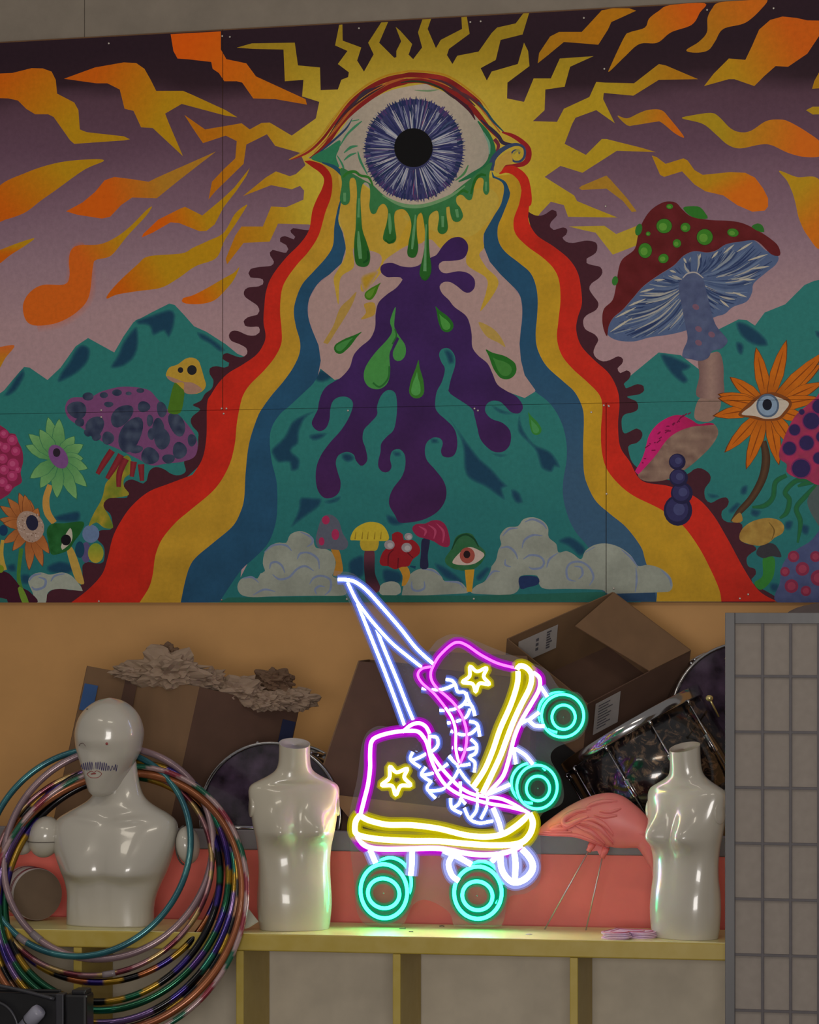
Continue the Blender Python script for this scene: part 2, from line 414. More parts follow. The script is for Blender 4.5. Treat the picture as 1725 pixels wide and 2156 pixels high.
fl("E: 1030,345 1040,320 1150,215 1310,135 1345,122 1470,185 1620,60 1700,-15 1815,-160 1790,-100 1715,10 1625,125 1560,250 1500,298 1450,300 1300,240 1240,235 1110,310", "E: 1200,260", "E: 1480,160", 0, (200, 88, 6))
fl("E: 1795,105 1710,170 1625,310 1510,370 1400,420 1320,460 1080,482 1000,540 870,660 790,750 775,790 850,760 1000,735 1170,710 1290,645 1420,555 1570,495 1630,370 1710,250 1780,140", "E: 880,720", "E: 1180,560", 1)
skyp = lambda x, y: sky(x, y)
S("E: 250,905 420,860 560,760 590,620 590,480 640,430", [78, 86, 76, 66, 60, 40], (190, 90, 20), 8, skyp)
fl("E: 1105,120 1060,150 940,270 830,350 720,395 570,402 515,440 500,520 505,620 470,685 310,690 215,745 168,830 178,925 220,975 300,985 430,960 560,885 645,775 675,560 695,510 780,490 830,455 930,330 1060,190", "E: 620,520", "E: 880,330", 1, (192, 90, 22))
fl("E: 1740,560 1700,600 1620,645 1500,715 1400,765 1330,785 1320,805 1350,825 1460,828 1560,800 1640,725 1700,650", "E: 1420,800", "E: 1640,660", 1, (198, 92, 8))
fl("E: 250,350 130,385 0,435 -20,440 -20,540 80,470 190,400", "E: 80,460", "E: 80,400", 1)
fl("E: -20,1140 0,1140 105,1130 40,1220 -20,1310", "E: 0,1150", "E: 20,1290", 1, (190, 96, 40))
# ---- flames, right
fl("C: 975,460 985,385 1065,265 1130,232 1295,232 1440,75 1520,60 1640,60 1690,78 1510,160 1485,215 1415,325 1300,315 1165,305 1050,400", "C: 1000,420", "C: 1400,230", 0, (160, 112, 20), (172, 110, 14))
P("C: 1350,45 1400,38 1450,40 1490,52 1440,58", (160, 96, 20))
fl("D: 200,520 215,470 310,270 350,235 460,200 490,135 560,80 640,38 895,24 860,90 800,180 650,235 550,310 420,320 310,415", "D: 420,260", "D: 800,80", 1, (172, 116, 16), (200, 88, 14))
fl("D: 760,365 850,305 910,235 915,130 950,60 1000,18 1200,2 1345,-6 1310,60 1190,165 1030,210 970,300 920,365 830,383", "D: 900,300", "D: 1240,60", 1, (166, 112, 20), (192, 98, 18))
fl("D: 890,625 960,535 1070,425 1190,435 1240,330 1290,215 1370,145 1460,120 1560,130 1640,148 1740,150 1740,240 1640,390 1500,485 1410,480 1330,550 1255,625 1110,575 1070,575", "D: 1100,520", "D: 1560,300", 0, (172, 128, 20), (192, 88, 14))
fl("D: 260,840 330,860 420,820 490,797 580,800 640,860 745,995 680,970 580,890 540,885 380,910 330,910", "D: 400,860", "D: 680,930", 1, (166, 124, 24), (194, 98, 16))
fl("D: 730,860 790,840 940,820 1000,850 1080,930 1150,960 1230,950 1340,880 1440,868 1510,885 1640,960 1740,1040 1740,1130 1620,1140 1500,1110 1380,1055 1300,1050 1150,1078 1060,1050 980,980 880,900", "D: 1020,960", "D: 1580,1040", 1, (162, 132, 24), (196, 98, 20))
fl("D: 510,1130 545,1140 610,1190 740,1150 770,1165 820,1235 880,1270 1080,1250 1190,1255 1260,1290 1320,1370 1355,1440 1355,1500 1330,1530 1240,1538 1130,1490 1030,1420 900,1390 820,1340 730,1245 600,1285 570,1270", "D: 980,1290", "D: 1080,1430", 0, (172, 126, 18), (198, 100, 16))
fl("D: 1435,1240 1560,1285 1740,1330 1740,1790 1640,1710 1580,1590 1555,1480 1530,1395 1490,1310", "D: 1560,1400", "D: 1740,1600", 1, (172, 132, 22), (192, 104, 18))
P("D: 1675,645 1690,590 1740,500 1740,640", (166, 116, 18), 0); P("D: 1630,800 1680,775 1740,775 1740,830 1680,832", (166, 130, 24), 0)

# ---- mountains and meadow
def meadow(x, y): return mixc(TEAL, (34, 98, 100), (y-950)/250+0.25*noise.noise(Vector((x/70, y/50, 2))))
P("E: -60,1500 -10,1484 30,1455 100,1370 175,1285 215,1290 345,1380 440,1290 550,1135 640,1075 830,1180 900,1060 970,960 1100,890 1230,825 1270,835 1340,910 1410,990 1500,1030 1640,1120 1725,1190 2000,1300 I: 1900,0 1725,1451 -60,1451", meadow, 0, 22)
P("H: 100,1440 330,1370 560,1180 720,1200 850,1300 1000,1010 1140,940 1200,945 1260,985 1330,890 1480,830 1540,770 1620,690 1690,660 1800,640 L: 1830,1436 0,1440 0,300", meadow, 0, 22)
P([(480, 1268), (540, 1150), (540, 1000), (550, 900), (590, 840), (640, 795), (674, 775), (690, 784), (710, 796), (780, 760), (900, 740), (1000, 800), (1105, 838), (1128, 824), (1200, 850), (1260, 1000), (1350, 1268), (1100, 1268), (860, 1268)], meadow, 0, 22)
D1 = (24, 60, 84)
for s in ("E: 170,1295 185,1330 170,1380 120,1460 60,1500 20,1500 60,1440 110,1360", "E: 600,1120 655,1150 650,1230 600,1300 520,1360 420,1400 430,1340 500,1240 550,1150",
          "E: 990,990 1010,1080 1000,1170 960,1240 880,1290 800,1290 850,1200 900,1090", "E: 980,950 1100,905 1230,865 1275,900 1265,1000 1225,1080 1190,1030 1110,1060 1080,990 1000,980",
          "E: 1430,1030 1500,1050 1600,1120 1640,1170 1600,1180 1520,1120 1450,1080",
          "H: 570,1190 650,1200 760,1250 800,1280 770,1310 740,1320 780,1380 740,1410 660,1350 600,1270", "H: 1120,960 1180,960 1280,1020 1350,1090 1360,1130 1300,1140 1210,1110 1140,1040",
          "H: 1120,1100 1180,1120 1170,1200 1130,1180", "H: 1690,1020 1740,1030 1740,1090 1700,1060",
          "F: 945,1300 1000,1320 1060,1345 1000,1390 940,1400 900,1370", "J: 590,330 680,240 740,130 830,75 910,55 840,110 800,200 790,290 740,340 800,400 790,480 730,490 720,430 640,430 600,380",
          "J: 860,230 940,210 1000,215 950,260 890,270", "J: 800,680 900,680 960,690 940,750 860,810 780,870 730,900 770,810 790,740",
          "J: 970,710 1030,690 1100,670 1080,710 1010,730", "J: 1100,360 1170,360 1200,400 1150,430 1100,400", "J: 1470,345 1530,350 1540,380 1490,385",
          "K: 330,100 400,190 480,300 560,400 640,470 720,560 760,600 720,620 740,700 680,670 600,610 480,550 440,480 430,330 400,230",
          "K: 780,620 840,640 870,720 830,730 790,690", "K: 840,80 870,180 950,290 1060,340 1120,410 1140,470 1100,460 1080,500 1000,470 960,350 900,280 830,200", "K: 640,360 760,370 700,390",
          "K: 640,10 740,50 820,70 740,80 680,60", "K: 1120,1000 1200,960 1290,1010 1330,1070 1280,1110 1200,1040", "K: 220,1160 300,1180 420,1270 440,1310 300,1270", "K: 520,1260 600,1180 640,1190 560,1290",
          "K: 190,250 250,255 260,285 200,290", "J: 1430,800 1560,860 1500,890 1440,870", "J: 1150,1150 1260,1100 1270,1240 1180,1280", "J: 1400,1200 1530,1220 1540,1300 1420,1310",
          "I: 340,1180 440,1140 540,1180 500,1240 360,1230", "I: 390,820 480,790 580,780 570,860 420,860", "I: 50,1170 110,1160 120,1220 60,1220", "I: 150,1240 220,1240 220,1310 160,1310",
          "L: 910,650 990,660 1010,680 940,690", "L: 1160,600 1210,590 1200,660 1150,660", "L: 1060,780 1130,710 1160,730 1100,800", "L: 1480,850 1540,850 1520,920 1470,910", "L: 1230,760 1310,780 1270,830 1220,800", "L: 1370,1300 1440,1310 1420,1370 1370,1360", "L: 1590,870 1660,890 1640,960 1590,930"):
    blob(s, D1, meadow, 0.72)

# ---- maroon scalloped shadow of the road, both sides
P("F: 900,290 860,292 800,285 750,277 730,293 735,310 765,340 755,358 690,335 655,350 655,375 700,400 715,430 700,455 660,450 600,435 580,455 585,480 610,520 590,550 500,560 440,575 425,605 440,635 490,640 530,650 530,685 500,700 420,710 392,740 400,775 440,805 490,840 505,880 490,905 420,925 390,955 400,985 440,995 500,995 505,1035 480,1055 420,1055 350,1025 305,1025 283,1055 300,1095 360,1120 410,1150 415,1190 380,1215 340,1210 270,1185 238,1200 235,1225 255,1240 285,1255 280,1280 250,1290 190,1280 145,1295 145,1340 170,1380 160,1440 110,1480 80,1530 J: 20,10 75,40 20,90 5,125 20,165 60,210 60,250 I: 1430,330 1340,410 1350,490 1300,520 1245,510 1190,475 1130,460 1085,490 1065,560 1040,580 960,550 915,565 900,600 930,650 925,680 860,685 790,680 755,720 755,760 800,800 815,850 820,900 800,915 730,920 700,950 705,985 750,1030 760,1080 750,1150 700,1160 640,1150 600,1175 600,1260 580,1330 520,1355 430,1340 360,1365 335,1410 345,1449 700,1449 1200,700 1700,200 F: 300,1450 600,1100 620,700", MAR)
P("G: 880,100 900,150 960,185 1020,180 1080,143 1110,155 1115,185 1070,235 1065,270 1090,290 1160,272 1190,290 1180,325 1155,345 1180,375 1230,385 1330,368 1400,385 1405,440 1380,470 1330,500 1330,530 1370,545 1430,560 1445,600 1420,640 1365,680 1350,720 1380,770 1415,820 1400,870 1330,910 1305,950 1320,1010 1390,1050 1415,1090 1395,1130 1380,1180 1400,1220 1450,1245 1500,1235 1560,1208 1595,1230 1585,1265 1555,1295 1575,1330 1620,1310 1650,1330 1640,1370 1600,1410 1615,1440 1700,1410 H: 450,1425 455,1455 420,1484 L: 330,-50 400,-15 410,35 380,60 310,80 290,130 310,215 400,180 440,210 435,250 400,285 350,300 340,340 400,460 640,555 770,510 820,475 870,470 930,510 935,560 895,620 900,690 940,720 1000,690 1050,680 1070,710 1055,750 1020,780 1020,830 1060,860 1150,865 1170,900 1150,960 1180,1010 1250,1030 1270,1060 1240,1080 1200,1120 1210,1180 1260,1200 1265,1240 1240,1300 1420,1430 1000,1430 500,700 200,300 G: 1300,1350 1100,900", MAR)
# ---- road bands
LR0 = toks("B: 830,1170 890,1215 940,1250 975,1300 960,1370 925,1440 F: 890,150 865,290 800,390 700,490 600,620 555,730 540,850 535,960 550,1060 530,1130 480,1200 380,1270 280,1330 210,1400 155,1484 J: 125,0 120,240 90,400 20,515 I: 1390,520 1230,580 1080,640 960,740 880,850 820,970 780,1130 740,1240 640,1350 510,1450")
LR1 = toks("B: 870,1165 960,1195 1020,1260 1035,1340 1022,1440 F: 985,160 935,330 860,450 780,540 700,650 665,740 655,880 665,1000 665,1110 620,1210 540,1310 440,1410 390,1484 J: 365,10 340,150 325,300 280,460 180,620 0,775 I: 1280,860 1180,980 1130,1100 1110,1240 1080,1340 1010,1450")
LR2 = toks("B: 960,1180 1050,1220 1090,1280 1105,1340 1095,1440 F: 1075,130 1050,260 1040,400 990,490 900,590 820,680 775,780 755,880 770,990 800,1100 795,1190 750,1290 680,1390 600,1484 J: 535,20 490,100 430,290 405,500 395,680 370,780 310,890 170,1010 50,1110 0,1180 I: 1345,1290 1312,1450")
LR3 = toks("F: 1150,105 1090,160 1080,230 1110,310 1135,400 1120,500 1060,580 950,660 890,740 860,820 860,920 890,1020 930,1110 950,1220 945,1310 900,1400 840,1460 J: 720,20 660,70 600,160 580,260 595,420 630,570 635,750 620,880 570,1010 480,1110 380,1200 300,1310 215,1440")
RR3 = toks("C: 640,1240 650,1300 690,1350 715,1430 G: 710,80 670,160 600,240 580,330 590,450 640,540 730,640 830,740 860,830 860,950 845,1060 845,1180 870,1310 920,1430 K: 1060,-5 1140,120 1180,260 1185,400 1160,560 1160,680 1195,820 1250,930 1340,1040 1400,1150 1460,1430")
RR2 = toks("C: 660,1280 740,1320 775,1400 G: 775,0 770,50 720,180 685,270 690,370 740,450 840,530 920,600 960,690 975,800 970,920 960,1050 975,1160 1040,1280 1160,1390 1245,1470 K: 1300,30 1310,130 1305,300 1310,490 1340,600 1400,710 1500,800 1620,900 1725,1040 L: 460,1130 500,1250 545,1350 543,1437")
RR1 = toks("C: 790,1265 840,1320 860,1400 G: 858,0 840,100 800,220 815,320 900,410 1010,490 1090,570 1130,660 1140,800 1125,950 1115,1080 1150,1200 1230,1300 1330,1390 1420,1484 K: 1445,20 1435,180 1440,340 1475,470 1560,580 L: 380,670 580,770 730,880 850,1040 940,1210 1000,1350 1016,1437")
RR0 = toks("C: 760,1205 890,1270 925,1370 G: 925,0 910,140 910,230 970,330 1090,410 1200,500 1265,600 1290,720 1295,830 1265,930 1255,1020 1290,1130 1380,1230 1490,1330 1550,1440 L: 275,0 265,150 280,310 350,420 440,560 640,600 830,680 950,800 1060,980 1180,1200 1290,1360 1420,1436")
cm = lambda p: catmull(p, False, 5)
def band(a, b, col): fill(cm(a)+list(reversed(cm(b))), col, 14)
def shade(c, k=0.08):
    return lambda x, y: tuple(v*(1+k*noise.noise(Vector((x/45, y/45, c[0])))) for v in mixc(c, tuple(v*.9 for v in c), (y-1050)/250))
band(LR2, LR3, lambda x, y: mixc(shade(BLU)(x, y), (48, 80, 108), (x-900)/300)); band(LR1, LR2, shade(YEL)); band(LR0, LR1, lambda x, y: mixc((150, 28, 22), shade(RED)(x, y), (y-330)/150))
band(RR2, RR3, lambda x, y: mixc(shade(BLU)(x, y), (52, 82, 108), (y-700)/300)); band(RR1, RR2, shade((178, 138, 34))); band(RR0, RR1, shade(RED))
# ---- light under the eye, between the blue bands
pk = (162, 134, 130)
P([(a, b) for a, b in cm(LR3)[:150] if b < 800 and b > 430][::6]+[(675, 776), (705, 800), (850, 760), (1000, 800), (1105, 838), (1128, 822)]+[(a, b) for a, b in reversed(cm(RR3)) if 420 < b < 790][::6], grad((800, 420), (800, 640), (0, (166, 140, 92)), (.4, pk), (1, pk)), 0, 14)
P("F: 1100,60 1085,200 1120,330 1130,470 1075,580 1045,640 1055,720 1080,830 1095,640 1190,560 1190,420 1310,440 1390,480 1370,570 1250,660 1260,740 1390,600 1410,520 1500,450 1590,400 1680,380 G: 200,360 280,430 380,400 465,400 460,540 600,640 600,740 560,880 690,680 600,560 550,470 585,420 580,330 650,200 715,80 710,-60 500,-80 0,100 B: 1400,1450 1100,1240", lambda x, y: mixc((176, 142, 46), (184, 152, 60), .5+.5*noise.noise(Vector((x/40, y/50, 0)))), 1, 14)
P("G: 0,200 120,160 300,90 420,30 600,-20 690,60 640,190 500,330 330,330 200,290", (178, 152, 62)); P("F: 1500,420 1610,200 1690,170 1700,370 1600,390", (182, 146, 44))
P("F: 1210,740 1160,790 1090,860 1040,990 970,1110 1000,1120 1060,1030 1130,920 1180,830", (164, 132, 66)); P("F: 1265,830 1340,820 1345,900 1290,930 1240,940 1280,890", (170, 134, 56))
P("G: 545,960 640,1000 700,1060 740,1140 690,1110 600,1060", (168, 138, 70)); blob("F: 1240,640 1300,600 1370,590 1320,680 1270,740", (170, 134, 40), pk)

# ---- purple splash
P('G: 250,1195 280,1150 330,1146 376,1200 382,1270 352,1370 338,1440 345,1500 225,1500 275,1390 296,1300 270,1250', meadow); blob('G: 290,1165 335,1160 368,1205 368,1260 330,1270 310,1220', D1, meadow)
P("F: 1390,600 1385,560 1410,537 1470,530 1540,555 1620,560 1680,540 G: 110,545 200,490 240,470 290,400 350,350 420,345 465,390 465,450 430,500 350,515 280,520 255,550 270,590 310,605 400,590 470,605 515,650 515,710 480,745 440,740 390,700 340,670 290,670 262,700 280,750 330,800 370,850 450,910 480,970 495,1050 500,1140 540,1200 610,1260 645,1330 680,1410 740,1455 820,1500 K: 865,10 860,50 830,72 780,60 740,20 700,-15 640,-20 600,10 595,60 640,110 720,140 775,200 775,290 730,345 660,350 600,310 555,250 535,170 515,90 490,30 G: 340,1480 330,1440 345,1370 375,1270 370,1200 330,1152 280,1155 258,1195 275,1250 300,1300 280,1390 240,1470 K: 230,20 255,70 300,110 360,170 385,230 390,310 370,370 330,390 285,380 272,340 285,290 270,255 220,245 170,280 155,340 170,410 230,480 290,560 312,640 295,720 240,790 150,840 50,862 -30,862 J: 1490,810 1450,740 1450,680 1480,610 1540,530 1565,450 1560,370 1520,330 1470,345 1455,400 1465,460 1440,495 1400,495 1370,460 1370,410 1385,350 1390,290 1430,240 1480,190 1500,100 1505,0 1490,-80 1440,-100 1390,-60 1360,20 1360,80 1310,140 1265,190 1255,260 1275,320 1290,400 1270,440 1240,450 1205,410 1190,370 1140,350 1080,375 1060,430 1075,500 1095,570 1085,640 1040,680 980,685 935,640 915,560 920,460 955,370 1020,280 1100,190 1160,90 1185,0 1150,-45 1090,-50 1040,-20 1020,40 1015,110 990,175 945,200 905,180 885,140 905,90 930,40 935,0 955,-68 F: 990,1430 1050,1390 1100,1360 1160,1290 1190,1200 1240,1140 1310,1080 1345,1000 1350,900 1370,820 1430,760 1500,710 1545,650 1530,635 1480,632 1430,632", lambda x, y: tuple(v*(1+.12*noise.noise(Vector((x/60, y/60, 9)))) for v in mixc(PUR, (62, 30, 72), (y-800)/300)), 1, 16, 4)
# droplets
GD, GM = (36, 100, 34), (62, 128, 62)
(t1,) = T('F', "1388,672"); drop(t1, T('F', "1303,765")[0], 10, (64, 112, 20), (88, 130, 40))
drop(T('F', "1250,1030")[0], T('F', "1088,1150")[0], 12, GD, GM)
P("F: 1495,850 1455,950 1470,1020 1440,1080 1340,1190 1275,1290 1265,1370 1300,1430 1370,1447 1430,1410 1455,1330 1450,1200 1470,1140 1500,1060 1520,1080 1475,1180 1490,1235 1530,1240 1565,1200 1565,1130 1520,1060 1485,990", (66, 134, 66))
S("F: 1330,1400 1380,1430 1440,1370 1450,1280", 4, (40, 100, 46)); S("F: 1470,1120 1500,1060 1490,1010", 3, (40, 96, 44))
drop(T('G', "232,845")[0], T('G', "315,985")[0], 14, GD, (70, 140, 60)); drop(T('G', "598,1158")[0], T('G', "745,1300")[0], 22, GD, (60, 120, 52))
drop((881.5, 758), (877.5, 823), 16, (52, 112, 40), (74, 146, 72)); drop(T('K', "905,60")[0], T('K', "965,190")[0], 11, (50, 120, 50), (66, 136, 76))

# ---- the eye
white = toks("B: 868,1150 900,1125 1060,990 1180,830 1300,735 1450,660 1600,625 1725,610 C: 200,630 340,690 470,790 560,890 610,1000 645,1100 640,1180 560,1240 450,1330 300,1440 150,1490 G: 60,125 F: 1560,115 1450,80 1340,15 B: 1250,1330 1150,1270 1090,1215")
P(white, lambda x, y: mixc((176, 160, 144), (150, 142, 128), abs(x-873)/190), 1, 14)
S("B: 870,1150 985,1055 1090,905 1190,795 1330,690 1450,622 1560,594 C: 40,588 150,590 300,640 420,720 520,810 620,930 690,1000", [2, 8, 10, 14, 14, 14, 12, 10, 10, 12, 14, 12, 8, 6], (126, 32, 30))
S("B: 900,1110 1040,960 1180,790 1300,690 1430,610 1530,570 C: 20,556 120,560 260,590 400,650 520,740 600,830 700,960", [1, 4, 5, 6, 6, 7, 6, 5, 6, 6, 5, 4, 2], (164, 88, 40))
S("B: 735,1160 850,1100 950,1010 1040,890 1150,750 1280,645 1420,575 1530,545 C: 60,538 200,548 320,575 440,650 540,740 590,800", [2, 10, 11, 12, 12, 12, 14, 13, 13, 15, 16, 15, 9, 3], lambda x, y: mixc((116, 28, 28), (146, 42, 36), .5+.5*math.sin(x/23+y/9)))
S('B: 720,1160 850,1090 950,995 1040,875 1150,730 1280,622 1420,552 1560,522 C: 60,515 200,525 320,552 440,625 560,725 620,800', [2, 5, 6, 6, 6, 6, 6, 6, 6, 6, 6, 6, 5, 2], (170, 116, 22), 8, sun)
S("B: 1000,1000 1100,850 1200,740 1300,665 1400,615", [1, 4, 5, 5, 2], (66, 34, 46)); S("C: 180,570 300,600 420,680 520,770", [1, 5, 6, 2], (74, 44, 50)); S("B: 1180,770 1260,680 1330,640", [2, 8, 2], (58, 44, 58)); S("B: 1080,870 1190,770 1300,690 1420,620", [1, 3, 4, 1], (60, 36, 40))
S("C: -20,600 60,590 170,600 270,640 340,690 400,730 470,770", [2, 4, 4, 4, 5, 4, 2], (44, 52, 38)); S("C: 290,650 400,730 480,800 520,870", [2, 6, 7, 2], (66, 28, 42)); S("C: 330,640 450,690 560,770 640,860", [2, 5, 6, 2], (84, 44, 50))
S("C: 540,740 600,810 650,880 730,960", [3, 5, 5, 2], (38, 72, 84)); S("C: 560,870 640,940 690,990 720,1035 780,1050 840,1050", [3, 7, 8, 8, 6, 4], (52, 42, 62)); S("C: 660,1010 690,1060 660,1130", [8, 7, 3], (110, 40, 56))
S("C: 540,880 600,960 640,1060 640,1150 590,1220 500,1270 400,1320", [3, 10, 14, 15, 13, 10, 3], (38, 104, 66)); S("C: 580,960 620,1040 625,1120", [2, 5, 2], (110, 150, 130))
S("C: 470,1200 440,1260 380,1310", [2, 5, 2], (70, 124, 76)); S("C: 80,655 180,660 260,650", [1, 4, 1], (110, 134, 100))
S("B: 900,1140 1010,1050 1130,940 1180,860", [1, 4, 4, 1], (40, 60, 90)); P("B: 880,1148 990,1080 1090,1018 1085,1080 1062,1140 1085,1215 1040,1215 980,1190", (44, 116, 82))
for s, w in (("B: 1090,1060 1140,980 1200,920 1250,880", [2, 4, 5, 2]), ("B: 1120,1110 1170,1070 1220,1060", [2, 6, 2]), ("B: 1120,1165 1160,1130 1210,1110", [2, 5, 2]), ("B: 1220,1100 1240,1170 1290,1270", [2, 5, 2]), ("B: 1070,1130 1110,1200 1120,1260", [2, 4, 2]), ("B: 1170,880 1230,870", [2, 2])):
    S(s, w, (58, 124, 88))
S("B: 960,1180 1050,1215 1110,1270 1120,1310", [3, 8, 9, 6], (34, 74, 96))
# curl
S("C: 715,960 790,985 860,1030 905,1085 905,1150 870,1190 800,1205 740,1215 698,1262", [3, 8, 10, 12, 12, 10, 8, 7, 3], (140, 30, 34))
P("C: 695,1265 740,1210 800,1205 830,1218 890,1270 925,1370 925,1490 850,1490 860,1400 840,1320 790,1268 740,1255", RED)
S("C: 640,1240 650,1160 700,1100 770,1060 830,1050 875,1075 880,1130 850,1170 800,1170 780,1130 800,1095 835,1090 840,1120 825,1130", [12, 11, 10, 8, 6, 5, 5, 5, 4, 4, 3, 3, 2, 1], (52, 66, 98))
P("C: 655,1240 680,1160 740,1110 780,1100 790,1180 740,1200 700,1255", (180, 144, 62)); S("C: 800,1120 830,1090 850,1110", [3, 5, 2], (150, 136, 60))
# iris
icx, icy = 872.0, 315.0
E(icx, icy, 103, 106, 0, (52, 54, 92), 48)
ir = random.Random(11)
IC = [(38, 42, 86), (58, 58, 104), (92, 94, 130), (128, 130, 150), (150, 148, 160), (30, 44, 78), (74, 54, 100), (112, 60, 98), (62, 80, 112)]
for i in range(380):
    a = ir.uniform(0, 2*PI); r0 = ir.uniform(38, 70); r1 = ir.uniform(74, 110); c = ir.choice(IC[:4]+IC[:3]+IC[5:6]*2 if ir.random() < .82 else IC)
    p = [(icx+r*math.cos(a+d)*1.0, icy+r*math.sin(a+d)*1.03) for r, d in ((r0, 0), ((r0+r1)/2, ir.uniform(-.03, .03)), (r1, ir.uniform(-.05, .05)))]
    S(p, [1.2, ir.uniform(2, 4.4), .6], c, 3)
for i in range(110):
    a = 2*PI*i/110+ir.uniform(-.02, .02); S([(icx+r*math.cos(a), icy+r*math.sin(a)*1.03) for r in (92, 102, ir.uniform(104, 110))], [3, 3.4, .5], ir.choice(IC[:2]+IC[5:7]), 2)
for i in range(60):
    a = ir.uniform(0, 2*PI); S([(icx+r*math.cos(a), icy+r*math.sin(a)*1.03) for r in (40, 60, ir.uniform(78, 104))], [.8, 2.2, .4], ir.choice(((168, 166, 172), (140, 146, 164))), 2)
E(871, 311, 40.5, 41, 0, (14, 13, 15), 40)
# green slime below the eye
DR = "B: 1090,1230 1105,1330 1090,1440 1105,1480 1130,1490 1155,1475 1165,1430 1160,1320 1180,1290 1205,1310 1215,1400 1210,1500 1205,1650 1195,1750 1195,1850 1210,1920 1260,1940 1300,1920 1310,1850 1285,1760 1255,1670 1245,1560 1240,1420 1255,1340 1280,1325 1305,1350 1310,1420 1305,1500 1320,1550 1350,1550 1375,1500 1410,1480 1440,1530 1430,1620 1410,1690 1405,1740 1440,1765 1480,1765 1500,1730 1490,1650 1485,1570 1500,1530 1550,1520 1590,1560 1610,1640 1590,1760 1580,1840 1600,1870 1640,1865 1660,1800 1650,1700 1650,1590 1670,1550 1690,1560 1710,1700 1700,1830 1670,1970 1680,2015 1710,2035 1745,2000 1755,1940 1740,1820 1735,1680 1740,1570 1795,1530 1810,1580 1800,1670 1825,1700 1860,1690 1875,1650 1865,1560 1865,1505 1885,1500 1895,1560 1915,1605 1955,1610 1985,1570 1965,1510 1940,1480 1935,1440 1955,1415 1985,1420 2015,1450 2045,1450 2060,1400 2070,1320 2110,1290 2135,1310 2130,1380 2150,1415 2175,1390 2175,1270 2195,1180 2110,1240 2000,1330 1850,1440 1700,1490 1600,1500 1500,1470 1400,1410 1330,1345 1250,1300 1180,1260 1120,1225"
P(DR, lambda x, y: mixc((52, 112, 66), (36, 92, 34), (y-425)/90+.4*noise.noise(Vector((x/14, y/30, 4)))), 1, 8, 3)
S("B: 1400,1420 1520,1482 1640,1500 1760,1478 1900,1420 2000,1350", [2, 7, 8, 7, 6, 2], (104, 144, 100))
for s, w in (("F: 1225,300 1230,400 1240,500", [3, 8, 7]), ("F: 1230,60 1225,200", [3, 5]), ("F: 1450,170 1455,260 1455,320", [4, 7, 3]), ("F: 1640,180 1625,330 1615,430", [3, 6, 4]), ("G: 165,250 160,400 155,590", [3, 4, 7]), ("G: 285,190 285,270", [6, 5]), ("G: 385,140 395,200", [7, 5]), ("F: 1125,20 1125,85", [6, 5]), ("G: 600,-60 600,10", [4, 3])):
    S(s, w, (88, 140, 92))
S("B: 1110,1290 1150,1255 1200,1248 1240,1275 1300,1290 1330,1350", [4, 6, 6, 5, 5, 3], (44, 110, 40)); S("C: 490,1410 520,1310 560,1270 600,1275", [4, 6, 6, 4], (34, 96, 34)); S("C: 390,1420 430,1385 470,1400", [4, 6, 5], (40, 104, 38))
S("F: 1260,530 1295,500 1290,440", [4, 5, 3], (22, 74, 28)); S("F: 1420,360 1450,385 1490,360", [3, 4, 3], (24, 78, 28)); S("G: 130,640 160,652 190,620", [2, 4, 3], (30, 84, 30))

# ---- clouds along the bottom
def curls(lst, w=4.5, c=CURL):
    for s in lst: S(s, [1.5]+[w]*(len(toks(s))-2)+[1.5], c, 6)
P("J: 345,1330 370,1275 430,1255 490,1270 510,1235 545,1215 530,1160 545,1080 600,1025 650,1008 700,1010 730,950 800,925 870,950 900,1000 915,1045 1000,1060 1050,1105 1055,1200 1035,1250 1090,1280 1140,1320 1140,1375 1090,1395 900,1395 600,1400 450,1405 370,1385", shade(CLOUD, .1))
curls(["J: 580,1200 590,1160 630,1150 670,1180 690,1230", "J: 600,1240 650,1275 720,1260 780,1200 840,1180 900,1215", "J: 800,1080 870,1085 930,1130 940,1200", "J: 780,1130 800,1090 850,1080", "J: 870,1310 900,1265 960,1250 1020,1280 1020,1350 980,1390", "J: 980,1330 940,1325 910,1350 920,1385", "J: 460,1390 540,1350 620,1365", "J: 620,1020 700,1030 740,1070", "J: 800,930 880,970 890,1010 850,1040", "J: 380,1270 450,1260 500,1300", "J: 540,1080 600,1030 660,1025"])
P("J: 1372,1360 1395,1310 1465,1290 1520,1310 1532,1370 1480,1395 1405,1395", CLOUD)
P("J: 1540,1390 1560,1300 1610,1230 1680,1198 K: 220,1200 280,1260 300,1290 400,1290 450,1330 470,1370 400,1380 200,1390 0,1397", shade(CLOUD, .1))
curls(["K: 60,1290 60,1340 100,1360 150,1340 150,1290", "K: 130,1200 210,1210 270,1250", "K: 300,1290 400,1300 440,1340", "J: 1610,1300 1620,1350 1660,1360"])
P("K: 490,1372 530,1320 590,1290 630,1220 640,1180 670,1140 690,1060 710,1020 700,960 750,900 830,890 870,840 940,825 1010,850 1050,900 1055,970 1110,1020 1125,1080 1180,1070 1230,1090 1290,1130 1320,1070 1390,1025 1480,1016 L: 280,1045 360,1105 410,1178 480,1170 570,1195 640,1250 662,1320 640,1362 560,1370 400,1375 190,1380 K: 1440,1352 1200,1345 1030,1345 985,1310 970,1250 845,1255 840,1340 780,1385 600,1385", shade(CLOUD, .1))
